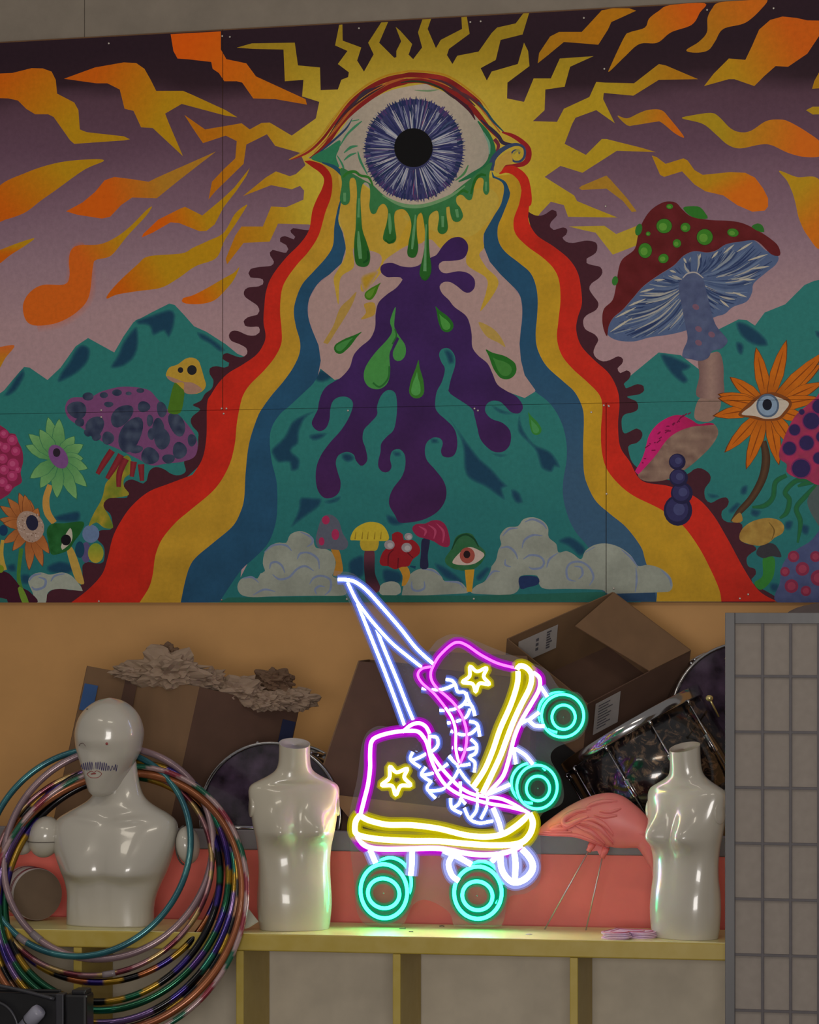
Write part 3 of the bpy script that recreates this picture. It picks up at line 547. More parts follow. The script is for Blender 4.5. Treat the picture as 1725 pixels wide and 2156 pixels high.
curls(["K: 720,960 770,910 830,905", "K: 880,860 940,840 1010,870 1040,910", "K: 860,1050 880,990 940,955 1010,960", "K: 700,1050 760,1040 810,1080 830,1130", "K: 870,1130 920,1100 990,1110 1020,1150 1000,1190 940,1200 910,1185", "K: 740,1130 740,1170 780,1185", "K: 1040,1190 1060,1130 1120,1085", "K: 1250,1290 1195,1270 1185,1200 1220,1155 1290,1150 1350,1190 1380,1260 1350,1320", "K: 1240,1180 1290,1190 1300,1240 1270,1275", "K: 600,1280 650,1220 700,1220", "L: 395,1190 400,1280 390,1370", "L: 290,1060 360,1120 410,1190", "L: 580,1210 640,1270 650,1330", "K: 1320,1080 1390,1040"])
P("K: 845,1258 970,1258 980,1310 900,1335 850,1345", (30, 46, 84)); P("L: 210,1380 535,1372 543,1437 190,1440", (36, 60, 88), 0)
P([(655, 1256), (800, 1253), (1000, 1254), (1275, 1246), (1276, 1267), (900, 1268), (460, 1269), (480, 1258)], (34, 88, 76), 0)
# ---- little mushrooms
P("J: 1025,1055 1080,1060 1105,1150 1110,1220 1070,1250 1040,1250 1060,1150", (160, 112, 40)); P("J: 915,1000 925,930 960,830 1020,805 1080,850 1110,940 1150,1010 1120,1060 1000,1055 940,1050", (82, 86, 100))
for x, y, a, b in ((988, 845, 28, 32), (1057, 950, 28, 40), (957, 1000, 21, 30)): ET('J', x, y, a, b, 0, (152, 40, 80))
P("J: 1272,1065 1337,1065 1345,1230 1382,1330 1360,1372 1300,1360 1270,1250", lambda x, y: mixc((48, 28, 40), (92, 46, 60), .5+.5*math.sin(y/14))); P("J: 1245,985 1365,985 1360,1060 1320,1068 1250,1060", (166, 142, 44)); P("J: 1165,985 1190,920 1240,880 1310,858 1390,875 1435,930 1442,990 1360,997 1200,992", (178, 156, 44))
for x in (1200, 1250, 1290, 1340, 1385): S([T('J', [(x, 985)])[0], T('J', [(x+6, 930)])[0]], [3, 1], (136, 112, 30))
P("J: 1515,1180 1580,1185 1600,1250 1565,1320 1540,1325 1545,1250", (170, 122, 42))
P("J: 1378,1150 1400,1080 1440,1040 1470,1000 1468,950 1510,930 1547,950 1555,990 1620,990 1668,1040 1668,1090 1620,1130 1590,1180 1540,1185 1490,1203 1440,1180 1400,1178", (132, 26, 34))
for s in ("J: 1440,1180 1445,1100 1480,1060", "J: 1510,1195 1515,1120", "J: 1620,1120 1580,1080"): S(s, [2, 3, 2][:len(toks(s))], (92, 18, 28))
for x, y, r in ((1450, 1025, 38), (1575, 1045, 38), (1588, 965, 30)): ET('J', x, y, r, r*.9, 0, (136, 128, 132)); ET('J', x+6, y+4, r*.55, r*.5, 0, (160, 154, 156))
P("K: 135,985 190,985 176,1100 178,1192 122,1192 126,1090", (34, 34, 62)); P("K: 62,910 90,875 160,870 200,850 260,848 310,890 338,1000 320,1042 270,1032 220,1000 160,980 100,962", (130, 32, 64))
for s in ("K: 110,890 160,920 150,960", "K: 180,880 230,920 220,980", "K: 240,870 290,930 285,1010"): S(s, [1, 5, 2], (160, 60, 92))
P("K: 300,1130 350,1050 380,970 440,940 500,950 540,1020 595,1080 570,1150 510,1200 420,1212 330,1182", lambda x, y: mixc((34, 88, 50), (52, 96, 66), noise.noise(Vector((x/10, y/10, 1)))+.5))
S("K: 350,1060 390,980 450,950 510,980 545,1040", [2, 4, 4, 4, 2], (22, 62, 38)); P("K: 355,1155 400,1090 470,1042 540,1060 588,1100 520,1160 430,1172", (176, 158, 148)); ET('K', 463, 1102, 55, 58, 0, (144, 70, 60)); ET('K', 460, 1095, 25, 28, 0, (34, 20, 22))
P("K: 445,1208 515,1203 497,1366 460,1366", (176, 130, 38), 0)
S("J: 1600,1180 1640,1190", [3, 6], D1)
# ---- left garden
P("I: -40,190 40,182 70,215 110,220 135,280 162,340 168,420 150,500 158,570 100,610 50,668 -40,660", (128, 36, 70))
for x, y, r in ((30, 220, 32), (90, 265, 38), (40, 320, 36), (115, 345, 34), (20, 400, 36), (95, 440, 42), (30, 480, 36), (90, 525, 38), (20, 570, 36), (60, 610, 28), (130, 480, 24), (0, 300, 26)): ET('I', x, y, r, r, 0, (160, 50, 96)); ET('I', x-4, y-4, r*.5, r*.5, 0, (176, 74, 116))
S("I: 365,590 335,690 345,790 395,865", [12, 14, 15, 12], (176, 132, 64))
cg = T('I', "420,400")[0]
for i, s in enumerate(("350,100", "430,112", "540,238", "602,298", "602,398", "635,470", "628,600", "555,690", "415,682", "295,610", "222,540", "190,305", "212,222", "290,188")):
    leaf(cg, T('I', s)[0], 27, grad(cg, T('I', s)[0], (0, (66, 124, 74)), (1, (112, 160, 100))), (46, 104, 76))
ET('I', 424, 385, 62, 95, -32, (112, 72, 124)); ET('I', 412, 355, 27, 32, 0, (40, 32, 44))
S("I: 155,1050 135,1250 160,1370 195,1455", [9, 8, 11, 20], (66, 112, 44))
co = T('I', "225,885")[0]
for s in ("5,745", "60,690", "140,650", "215,700", "0,838", "25,1012", "95,1065", "212,1205", "308,1178", "355,1085", "275,760", "180,665", "30,870"):
    leaf(co, T('I', s)[0], 21, grad(co, T('I', s)[0], (0, (126, 70, 36)), (1, (172, 106, 56))), (98, 50, 28))
ET('I', 220, 892, 96, 118, -25, (152, 128, 114), wob=.03)
for i in range(70):
    a = ir.uniform(0, 2*PI); r = ir.uniform(.45, 1); (x, y), = T('I', [(220+96*r*math.cos(a), 892+110*r*math.sin(a))]); E(x, y, 1.6, 1.2, ir.uniform(0, 90), ir.choice(((170, 146, 134), (110, 84, 72), (180, 160, 150))), 6)
ET('I', 234, 865, 44, 57, -10, (34, 34, 56))
P("I: 485,1060 520,1040 560,1120 600,1250 610,1310 565,1300 530,1230", (166, 136, 64))
P("I: 340,920 378,872 470,868 605,858 590,930 540,1000 500,1060 430,1090 372,1092 350,1000", lambda x, y: mixc((24, 74, 30), (40, 98, 50), .5+noise.noise(Vector((x/9, y/9, 3)))))
P("I: 512,903 527,960 512,1012 452,1062 443,1040 472,960", (170, 164, 150)); ET('I', 480, 990, 37, 40, 0, (22, 20, 26))
ET('I', 660, 945, 62, 66, 0, (92, 112, 146)); ET('I', 625, 1080, 36, 76, 0, (80, 72, 112)); ET('I', 696, 1085, 57, 72, 0, grad(T('I', "696,1010")[0], T('I', "696,1160")[0], (0, (112, 134, 44)), (1, (164, 142, 44)))); ET('I', 580, 1060, 34, 60, 0, D1)
# stem, tentacles and spotted cap
P("I: 900,385 950,400 952,500 905,540 900,600 938,660 850,682 785,690 752,740 795,820 822,900 760,902 700,862 645,890 680,800 740,690 768,580 800,540", lambda x, y: mixc((160, 136, 44), (92, 112, 36), .5+.9*noise.noise(Vector((x/16, y/18, 5)))))
for s in ("I: 815,340 755,430 708,510", "I: 880,370 830,460 778,545", "I: 915,400 870,500 862,605", "I: 972,420 958,530", "I: 1025,440 1032,560"): S(s, [14]+[13]*(len(toks(s))-2)+[9], (128, 42, 48), 6, (104, 30, 38))
P([(137, 858), (150, 838), (190, 836), (215, 824), (260, 814), (310, 820), (330, 838), (350, 860), (372, 870), (400, 900), (416, 930), (411, 960), (385, 972), (350, 976), (320, 980), (290, 966), (250, 946), (225, 935), (200, 920), (165, 896), (144, 880)], (112, 66, 108))
SLT = lambda x, y: mixc((38, 46, 70), (66, 76, 96), .5+.9*noise.noise(Vector((x/14, y/14, 7))))
for x, y, a, b, r in ((560, 45, 72, 62, 20), (580, 135, 34, 32, 0), (690, 165, 64, 78, 30), (785, 250, 44, 48, 0), (885, 88, 62, 98, 45), (950, 225, 76, 138, 25), (1045, 22, 46, 40, 0), (1175, 42, 36, 58, -10), (1090, 122, 24, 44, 0), (1150, 175, 44, 70, 0), (1175, 250, 58, 84, -12), (1285, 150, 54, 92, -25), (1395, 265, 32, 45, 0), (1305, 340, 52, 62, 0), (1090, 380, 66, 62, 20), (1225, 400, 46, 34, 0), (1100, 220, 26, 44, 0), (640, 210, 30, 28, 0), (700, 240, 34, 30, 0), (985, 330, 54, 30, 0), (790, 5, 34, 20, 0)):
    ET('I', x, y, a, b, r, SLT, wob=.05)
for x, y, a, b in ((850, 1472, 36, 24), (1020, 1457, 28, 18), (935, 1478, 22, 14), (755, 1490, 30, 22), (640, 1500, 40, 30)): ET('E', x, y, a, b, 0, SLT)
# small yellow mushroom
P("E: 1270,1400 1335,1395 1340,1484 I: 1310,65 1225,65 1228,0", (70, 108, 30)); P("E: 1205,1345 1230,1290 1290,1268 1350,1225 1400,1218 1442,1240 1462,1290 1482,1360 1497,1420 1470,1462 1410,1482 1340,1455 1280,1402 1220,1372", (172, 138, 50))
P("E: 1212,1350 1280,1372 1340,1395 1400,1400 1470,1450 1410,1482 1340,1470 1335,1400 1270,1400 1220,1372", (152, 116, 100)); ET('E', 1312, 1308, 20, 21, 0, (34, 32, 36)); ET('E', 1395, 1308, 35, 36, 0, (32, 32, 38))
P("I: 205,1290 240,1240 300,1225 350,1240 390,1238 450,1225 520,1250 590,1330 602,1360 430,1345 350,1370 330,1449 260,1449 240,1380", CLOUD)
S("I: 230,1330 260,1350 320,1330 330,1280 280,1260", [2, 5, 5, 5, 2], CURL); S("I: 210,1290 240,1250 300,1235", [2, 5, 2], CURL); S("I: 370,1290 400,1250 470,1235", [2, 4, 2], CURL)
P("I: -40,1230 50,1225 110,1280 150,1330 220,1370 262,1450 -40,1450", (56, 20, 36)); P("I: 130,1340 165,1340 210,1450 165,1450", (98, 128, 44)); S("I: 20,990 10,1100 30,1210", [7, 9, 12], (168, 140, 60)); ET('I', 5, 1200, 24, 28, 0, (110, 128, 30)); P("I: -40,1400 50,1420 60,1450 -40,1450", (40, 90, 84), 0)
ET('I', 25, 920, 32, 40, 0, (24, 52, 84))

# ---- right garden: big mushroom
P("L: 850,-30 940,-60 1000,-60 1010,20 960,110 900,132 820,102", (134, 108, 98)); P("H: 850,1225 940,1185 1000,1180 1028,1260 1032,1380 1020,1500 840,1500 855,1350", lambda x, y: mixc((146, 118, 108), (112, 86, 84), abs(x-1498)/26))
P("H: 195,995 230,930 300,870 370,790 450,700 560,620 670,550 740,480 820,445 910,455 980,440 1050,395 1160,375 1250,365 1340,440 1428,480 1412,540 1340,600 1250,680 1240,740 1200,810 1100,850 1040,900 970,922 850,980 760,1020 640,1050 500,1070 380,1100 260,1092 190,1052", (76, 92, 126))
gr = random.Random(5); rim = catmull(toks("H: 195,1040 220,950 300,880 370,800 450,710 560,630 670,560 740,490 820,455 910,465 980,450 1050,405 1160,385 1250,375 1340,450 1410,500 1340,590 1245,680 1235,740 1190,800 1100,840 1040,890 970,910"), False, 6)
rim2 = catmull(toks("H: 970,910 760,1010 640,1040 500,1060 380,1090 260,1080 195,1040"), False, 6)
gc = T('H', "815,640")[0]
for i in range(300):
    q = gr.choice(rim+rim2); k0 = gr.uniform(.12, .6); k1 = gr.uniform(.75, .98); c = gr.choice(((40, 54, 92), (50, 64, 100), (96, 112, 140), (124, 132, 142), (152, 150, 146), (66, 82, 116), (46, 60, 96), (84, 100, 132)))
    dx, dy = q[0]-gc[0], q[1]-gc[1]; nx, ny = -dy*.13, dx*.13
    if q[0] > gc[0]: nx, ny = -nx, -ny
    def pt(k): b = math.sin(PI*k)*.9; return (gc[0]+dx*k-nx*b, gc[1]+dy*k-ny*b)
    S([pt(k0), pt((k0+k1)/2), pt(k1)], [1, gr.uniform(2.5, 5.5), 1], c, 4)
for i in range(16):
    q = rim[int(len(rim)*i/16)]; dx, dy = q[0]-gc[0], q[1]-gc[1]; S([(gc[0]+dx*.72, gc[1]+dy*.72), (gc[0]+dx*.86, gc[1]+dy*.86), (gc[0]+dx*.98, gc[1]+dy*.98)], [1, 4.5, .6], (170, 164, 150), 3)
P("H: 735,640 770,605 830,598 880,640 910,750 940,870 975,980 1040,1060 1062,1100 1020,1150 950,1170 920,1220 860,1242 800,1230 735,1215 740,1160 770,1080 750,960 720,800 705,700", lambda x, y: mixc((82, 92, 122), (66, 74, 106), .5+noise.noise(Vector((x/12, y/16, 8)))))
S("H: 735,640 770,607 830,600 885,640", [2, 3, 3, 2], (160, 154, 150))
for x, y in ((945, 1050), (850, 1110), (850, 1010), (830, 850)): ET('H', x, y, 26, 20, 30, (112, 82, 100))
P("H: 185,1062 160,1010 150,930 165,860 225,800 250,700 270,570 300,500 385,430 410,330 440,240 500,150 580,95 640,83 690,95 730,140 790,190 870,210 960,220 1080,225 1180,245 1290,300 1380,360 1430,410 1442,474 1380,468 1300,390 1250,365 1160,374 1050,394 980,438 910,454 820,444 740,478 670,548 560,618 450,698 370,788 300,868 230,928 196,992", lambda x, y: mixc((84, 22, 24), (98, 30, 34), .5+noise.noise(Vector((x/25, y/25, 6)))))
P("H: 738,130 800,118 860,125 900,170 916,206 850,208 785,185", (44, 108, 36)); P("H: 1235,265 1280,243 1315,260 1327,305 1280,298", (44, 104, 40)); ET('H', 415, 288, 24, 44, 15, (44, 106, 42)); ET('H', 243, 660, 22, 34, 10, (48, 110, 42))
for x, y, a, b, r in ((600, 262, 60, 56, 0), (755, 272, 38, 36, 0), (895, 342, 62, 62, 20), (1100, 310, 44, 32, 10), (462, 440, 52, 58, 0), (693, 388, 32, 33, 0), (595, 498, 40, 36, -20), (640, 120, 26, 20, 0), (484, 318, 18, 17, 0)):
    ET('H', x, y, a, b, r, (58, 34, 22)); ET('H', x, y, a*.93, b*.93, r, (56, 118, 34)); ET('H', x-a*.15, y+b*.1, a*.5, b*.5, r, (86, 140, 50))
# orange eye flower
S("L: 1320,270 1340,400 1315,540 1240,680 1150,780 1085,855", [13, 18, 17, 15, 13, 3], (82, 58, 40), 8, (54, 38, 28)); P("L: 1090,850 1150,790 1170,850 1130,865", (150, 112, 52))
oc = (1617.0, 856.0)
for q in [T('H', s)[0] for s in ("1270,1150", "1485,1098", "1740,1265", "1085,1362", "1000,1484", "1745,1400", "1760,1180")]+[T('L', s)[0] for s in ("965,88", "1048,348", "1200,468", "1432,438", "1560,330", "1640,120", "1720,-40", "1000,-40")]:
    leaf(oc, q, 28, grad(oc, q, (0, (140, 70, 14)), (.5, (184, 98, 18)), (1, (176, 88, 14))), (96, 50, 20), .3); 
    S([(oc[0]+(q[0]-oc[0])*k, oc[1]+(q[1]-oc[1])*k) for k in (.3, .6, .85)], [1, 2.5, .5], (128, 60, 12), 3)
P([(1555, 873), (1580, 846), (1600, 832), (1630, 826), (1660, 838), (1668, 852), (1655, 872), (1640, 884), (1610, 886), (1580, 880)], (116, 62, 26))
P([(1562, 872), (1582, 855), (1600, 838), (1625, 833), (1648, 840), (1662, 850), (1650, 868), (1638, 879), (1613, 882), (1590, 876)], (182, 170, 156)); E(1617, 854, 24, 25, 0, (76, 92, 114), 24); E(1617, 854, 20, 21, 0, (122, 142, 164), 24); E(1616, 852, 10, 12, 0, (22, 24, 36))
# pink mushroom and blue caterpillar
P("L: 410,512 460,462 540,372 620,262 700,202 800,165 930,140 975,160 992,220 940,310 850,400 750,480 620,550 500,566 430,548", lambda x, y: mixc((140, 116, 100), (104, 80, 72), .5+noise.noise(Vector((x/30, y/8, 3)))))
P("L: 388,492 430,420 460,340 490,230 550,150 640,95 720,83 800,118 850,148 930,138 965,152 880,160 800,168 700,204 620,264 540,374 460,464 408,514", lambda x, y: mixc((184, 30, 104), (150, 24, 72), (x-1370)/110))
for i in range(24):
    t = i/24; x = 450+330*t+gr.uniform(-20, 20); y = 400-330*t**.55+gr.uniform(0, 60)*(1-t); S(T('L', [(x, y), (x+gr.uniform(10, 34), y-gr.uniform(-10, 34))]), 2.4, (112, 14, 60), 2)
for x, y, a, b in ((700, 775, 104, 112), (728, 650, 80, 80), (705, 538, 68, 66), (695, 422, 61, 60)): ET('L', x, y, a, b, 0, (32, 30, 62)); ET('L', x-6, y-6, a*.78, b*.78, 0, (46, 44, 84)); ET('L', x+8, y-8, a*.4, b*.4, 0, (62, 64, 104))
# spotted pink pod, tendrils, cream mushroom, mound
GT = (34, 96, 52)
for s in ("L: 1650,560 1560,560 1480,640 1510,700 1490,790 1440,832", "L: 1720,580 1620,680 1560,760 1590,860 1570,1010", "L: 1490,520 1410,570 1390,680 1330,740 1240,752", "L: 1740,560 1640,575 1570,600"): S(s, [9]+[11]*(len(toks(s))-2)+[5], GT, 8, (30, 84, 64))
P("L: 1640,700 1690,620 1760,580 1760,920 1720,880 1660,780", (72, 84, 84))
P("L: 1760,-60 1700,-40 1640,10 1560,80 1510,160 1470,250 1438,340 1440,400 1490,440 1490,495 1545,532 1620,545 1760,545", lambda x, y: mixc((160, 44, 84), (128, 50, 74), .5+noise.noise(Vector((x/16, y/16, 2)))))
for x, y, r in ((1548, 190, 40), (1670, 125, 60), (1635, 285, 52), (1510, 325, 48), (1595, 470, 66), (1725, 395, 42), (1728, 20, 50), (1745, 240, 40), (1600, 60, 20)): ET('L', x, y, r*1.15, r*1.15, 0, (112, 36, 84)); ET('L', x, y, r, r, 0, (44, 34, 78))
P("L: 1420,1440 1440,1300 1450,1200 1490,1120 1560,1060 1660,1000 1720,930 1760,880 1760,1440", lambda x, y: mixc((72, 80, 116), (60, 68, 104), noise.noise(Vector((x/20, y/20, 2)))+.5))
for x, y, a in ((1540, 1110, 42), (1605, 1200, 50), (1478, 1220, 35), (1525, 1325, 50), (1630, 1360, 38), (1700, 1110, 40), (1722, 1265, 58)): ET('L', x, y, a, a, 0, (118, 40, 66)); ET('L', x, y, a*.6, a*.6, 0, (138, 52, 74))
P("L: 1320,1120 1400,1120 1395,1250 1340,1330 1290,1350 1255,1300 1315,1250", (46, 112, 44)); P("L: 1270,1092 1290,1040 1350,1013 1410,1028 1452,1112 1380,1108 1320,1122", (50, 48, 54))
P("L: 1148,985 1160,920 1230,860 1340,830 1430,845 1472,890 1460,940 1400,975 1360,1010 1290,1032 1200,1015", lambda x, y: mixc((160, 130, 64), (134, 102, 46), .5+noise.noise(Vector((x/14, y/8, 2))))); S("L: 1360,860 1400,920 1380,990", [1, 3, 1], (104, 78, 34))

# ------------------------------------------------------------------ mural object: four plywood sheets, the paint is part of each sheet
M_PAINT = attr_mat('mural_paint', spec=.12, rough=0.55, var=0.10, scale=60, bump=0.12, gain=PAINT_GAIN)
mur = empty('mural', on_wall(862, 1268), 'huge mural of a dripping eye in a sunburst on the back wall', 'mural')
bm = bmesh.new(); cl = bm.verts.layers.float_color.new('Col')
WV = []
for (x, y, l) in PV:
    p = on_wall(x, y, -0.020); WV.append(bm.verts.new((p.x, -0.020-l*LSTEP, p.z)))
for v, c in zip(WV, PC): v[cl] = (c[0], c[1], c[2], 1)
for f in PF:
    if len(set(f)) == len(f):
        try: bm.faces.new([WV[i] for i in f])
        except ValueError: pass
# cut along the top / bottom edges of the boards and along the seams
tl = on_wall(-90, topy(-90)); tr = on_wall(1830, topy(1830)); d = (tr-tl).normalized()
def cut(co, no): 
    bmesh.ops.bisect_plane(bm, geom=bm.verts[:]+bm.edges[:]+bm.faces[:], dist=1e-6, plane_co=co, plane_no=no)
cut(tl, Vector((-d.z, 0, d.x))); ZB = on_wall(862, 1268.5).z; XL = on_wall(-14, 900).x; XR = on_wall(1748, 900).x
for co, no in (((0, 0, ZB), (0, 0, 1)), ((XL, 0, 0), (1, 0, 0)), ((XR, 0, 0), (1, 0, 0))): cut(co, no)
XA = on_wall(473.5, 300).x; XBm = on_wall(1279.5, 1050).x; ZM = on_wall(862, 857).z; g = 0.0011
for co, no in (((XA-g, 0, 0), (1, 0, 0)), ((XA+g, 0, 0), (1, 0, 0)), ((XBm-g, 0, 0), (1, 0, 0)), ((XBm+g, 0, 0), (1, 0, 0)), ((0, 0, ZM-.0006), (0, 0, 1)), ((0, 0, ZM+.0006), (0, 0, 1))): cut(co, no)
bmesh.ops.reverse_faces(bm, faces=[f for f in bm.faces if (f.normal_update() or f.normal.y) > 0])
bm.faces.ensure_lookup_table()
def topz(x): t = (x-tl.x)/(tr.x-tl.x); return tl.z+(tr.z-tl.z)*t
panels = {}
for f in bm.faces:
    c = f.calc_center_median()
    if c.z > topz(c.x)+1e-5 or c.z < ZB or c.x < XL or c.x > XR: continue
    if abs(c.z-ZM) < .0006: continue
    up = c.z > ZM; xs = XA if up else XBm
    if abs(c.x-xs) < g: continue
    panels.setdefault((up, c.x > xs), []).append(f)
bv = {}
for key, fs in sorted(panels.items(), reverse=True):
    idx = {}; vs = []; cs = []; ff = []
    for f in fs:
        q = []
        for v in f.verts:
            if v.index not in idx or True:
                k = idx.get(id(v)) if False else idx.get(v)
                if k is None: k = len(vs); idx[v] = k; vs.append(v.co.copy()); c = v[cl]; cs.append((c[0], c[1], c[2]))
            q.append(k)
        ff.append(tuple(q))
    up, rt = key; xs = XA if up else XBm
    x0, x1 = (xs+g, XR) if rt else (XL, xs-g)
    z0, z1, z2 = (ZM+.0006, topz(x0), topz(x1)) if up else (ZB, ZM-.0006, ZM-.0006)
    k = len(vs); brown = lin((92, 66, 46))
    for y in (-0.0195, -0.0002):
        for x, z in ((x0, z0), (x1, z0), (x1, z2), (x0, z1)): vs.append(Vector((x, y, z))); cs.append(brown)
    ff += [(k, k+1, k+2, k+3), (k+7, k+6, k+5, k+4)]+[(k+i, k+4+i, k+4+(i+1) % 4, k+(i+1) % 4) for i in range(4)]
    obj('plywood_panel', vs, ff, M_PAINT, mur, cols=cs)
bm.free()
M_SCREW = mat('screw_head', (210, 200, 190), rough=0.35, metal=0.6)
SCR = toks("A: 790,315 B: 290,268 1228,205 235,262 C: 560,155 485,160 1310,130 D: 912,72 1395,60 165,500 G: 1468,118 K: 515,35 540,50 510,1418 1475,655 1527,1342 1455,12 1492,18 I: 735,47 735,97 718,1435 1610,1425 1610,35 1645,35 1625,72 J: 230,1425 1148,50 1140,1420 L: 1150,1415 1210,1385 195,15 70,62")
for x, y in SCR:
    p = on_wall(x, y, -0.0205-LAY[0]*LSTEP); b = MB(); b.ball(p, .0036, .0016, .0036, 10, 6); b.build('screw', M_SCREW, mur, True)
# ------------------------------------------------------------------ shelf unit
def shp(px, d, z):                      # point on the vertical plane d behind the shelf front, at column px, height z
    p = SH(px, HZ, d); return Vector((p.x, p.y, z))
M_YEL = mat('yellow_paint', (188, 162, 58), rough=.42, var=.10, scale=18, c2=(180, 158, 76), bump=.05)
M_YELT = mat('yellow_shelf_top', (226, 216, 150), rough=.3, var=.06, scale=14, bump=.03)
M_GREYB = mat('grey_back_board', (208, 198, 180), rough=.7, var=.10, scale=9, bump=.06)
M_OLIVE = mat('shaded_yellow_paint', (150, 132, 62), rough=.5, var=.1, scale=12)
DEP = .36
shelf = empty('shelf_unit', shp(760, DEP/2, 0), 'long yellow cubby shelf holding the mannequins and the neon sign', 'shelf')
zt = ZS; th = (2008-1966)/FPX*9.0*.86           # board thickness
xl, xr = -330, 1760
def hs(px0, px1, d0, d1): # half vectors for a box spanning columns px0..px1 (at d0)
    a = shp(px0, d0, 0); c = shp(px1, d0, 0); return (a+c)/2+SY*(d1-d0)/2, (c-a)/2, SY*((d1-d0)/2)
c, ax, ay = hs(xl, xr, 0, DEP)
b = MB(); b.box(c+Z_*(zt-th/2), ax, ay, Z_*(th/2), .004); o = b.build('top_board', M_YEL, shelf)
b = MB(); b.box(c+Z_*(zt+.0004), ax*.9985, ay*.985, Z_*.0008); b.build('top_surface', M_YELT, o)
for a0, a1 in ((-190, -174), (154.5, 172), (497, 513), (827, 843.5), (1200, 1217), (1590, 1607)):
    c, ax, ay = hs(a0, a1, .004, DEP-.02); b = MB(); b.box(c+Z_*((zt-th)/2), ax, ay, Z_*((zt-th)/2-.0005), .002)
    o = b.build('divider', M_YEL, shelf)
c, ax, ay = hs(xl, xr, DEP-.012, DEP-.001); b = MB(); b.box(c+Z_*((zt-th)/2), ax, ay, Z_*((zt-th)/2-.0005)); b.build('back_panel', M_GREYB, shelf)
c, ax, ay = hs(xl, xr, .01, DEP-.014); b = MB(); b.box(c+Z_*.03, ax, ay, Z_*.0295); b.build('bottom_board', M_YEL, shelf)
# ------------------------------------------------------------------ low red platform behind the shelf
M_RED = mat('red_paint', (238, 112, 98), rough=.5, var=.06, scale=10, bump=.04)
M_GREYP = mat('grey_paint', (128, 122, 126), rough=.55, var=.08, scale=14, bump=.04)
D2 = DEP+.05
ZP = CAM.z-(1752-HZ)/FPX*(9.0+D2)          # platform top
ZR = CAM.z-(1795-HZ)/FPX*(9.0+D2)
plat = empty('platform', shp(760, D2, 0), 'low red-fronted platform with a grey rail, behind the yellow shelf', 'platform')
c, ax, ay = hs(xl, xr, D2+.004, D2+.03); b = MB(); b.box(c+Z_*(ZR/2), ax, ay, Z_*(ZR/2)); b.build('front_panel', M_RED, plat)
c, ax, ay = hs(xl, xr, D2, D2+.034); b = MB(); b.box(c+Z_*((ZR+ZP)/2), ax, ay, Z_*((ZP-ZR)/2-.0005), .004); b.build('rail', M_GREYP, plat)
ZD = ZP-.172; p0 = shp(xl, D2+.032, ZD-.03); p1 = shp(xr, D2+.032, ZD-.03)
b = MB(); b.prism([p0, p1, Vector((p1.x, -.03, p1.z)), Vector((p0.x, -.03, p0.z))], Z_*.0295); b.build('deck', M_GREYP, plat)
for q in (xl+40, 300, 1000, xr-40):         # posts carrying the deck
    e = shp(q, D2+.09, ZD/2-.015); b = MB(); b.box(e, SX*.02, SY*.02, Z_*(ZD/2-.0155)); b.build('post', M_GREYP, plat)
# ------------------------------------------------------------------ shoji folding screen on the right
M_FRM = mat('grey_screen_wood', (104, 102, 104), rough=.45, var=.12, scale=20, stretch=(1, 1, .15))
M_BAR = mat('dark_lattice_wood', (86, 80, 84), rough=.5, var=.12, scale=30)
M_PAP = mat('rice_paper', (152, 142, 134), rough=.8, var=.05, scale=40)
DS = 8.72
def sp(px, py, dd=0.0):                     # screen panel plane: slightly turned
    p = at(px, py, DS); q = at(1527, HZ, DS); n = (SY*math.cos(.05)+SX*math.sin(.05)); r = ray(px, py); o = q+n*dd
    return CAM+r*((o-CAM).dot(n)/r.dot(n))
nrm = (SY*math.cos(.05)+SX*math.sin(.05)); sdx = Vector((nrm.y, -nrm.x, 0))
def zat(py): return CAM.z-(py-HZ)/FPX*DS
scr = empty('folding_screen', Vector((sp(1640, HZ).x, sp(1640, HZ).y, 0)), 'grey lattice folding screen with pale paper panes at the right edge', 'screen')
ztop = zat(1290); 
def sxp(px, z, dd=0): p = sp(px, HZ, dd); return Vector((p.x, p.y, z))
def slab(name, px0, px1, z0, z1, d0, d1, m, par, bev=.0015):
    a = sxp(px0, 0); c = sxp(px1, 0); cc = (a+c)/2+nrm*((d0+d1)/2)+Z_*((z0+z1)/2)
    b = MB(); b.box(cc, (c-a)/2, nrm*((d1-d0)/2), Z_*((z1-z0)/2), bev); return b.build(name, m, par)
XS1 = 1788
slab('stile', 1527, 1547.5, 0.0, ztop, 0, .024, M_FRM, scr); slab('stile', XS1, XS1+20, 0.0, ztop, 0, .024, M_FRM, scr)
slab('top_rail', 1547.7, XS1-.2, zat(1313), ztop, .002, .022, M_FRM, scr); slab('bottom_rail', 1547.7, XS1-.2, .05, .13, .002, .022, M_FRM, scr)
slab('paper_panel', 1547.7, XS1-.2, .12, zat(1311), .0115, .0125, M_PAP, scr, 0)
for px in (1605.5, 1664.5, 1723.5): slab('lattice_bar', px-2.9, px+2.9, .13, zat(1313), .004, .0105, M_BAR, scr, .0005)
y = 1423.5
while zat(y) > .18:
    slab('lattice_bar', 1547.7, XS1-.2, zat(y+2.7), zat(y-2.7), .0045, .011, M_BAR, scr, .0005); y += 117.2
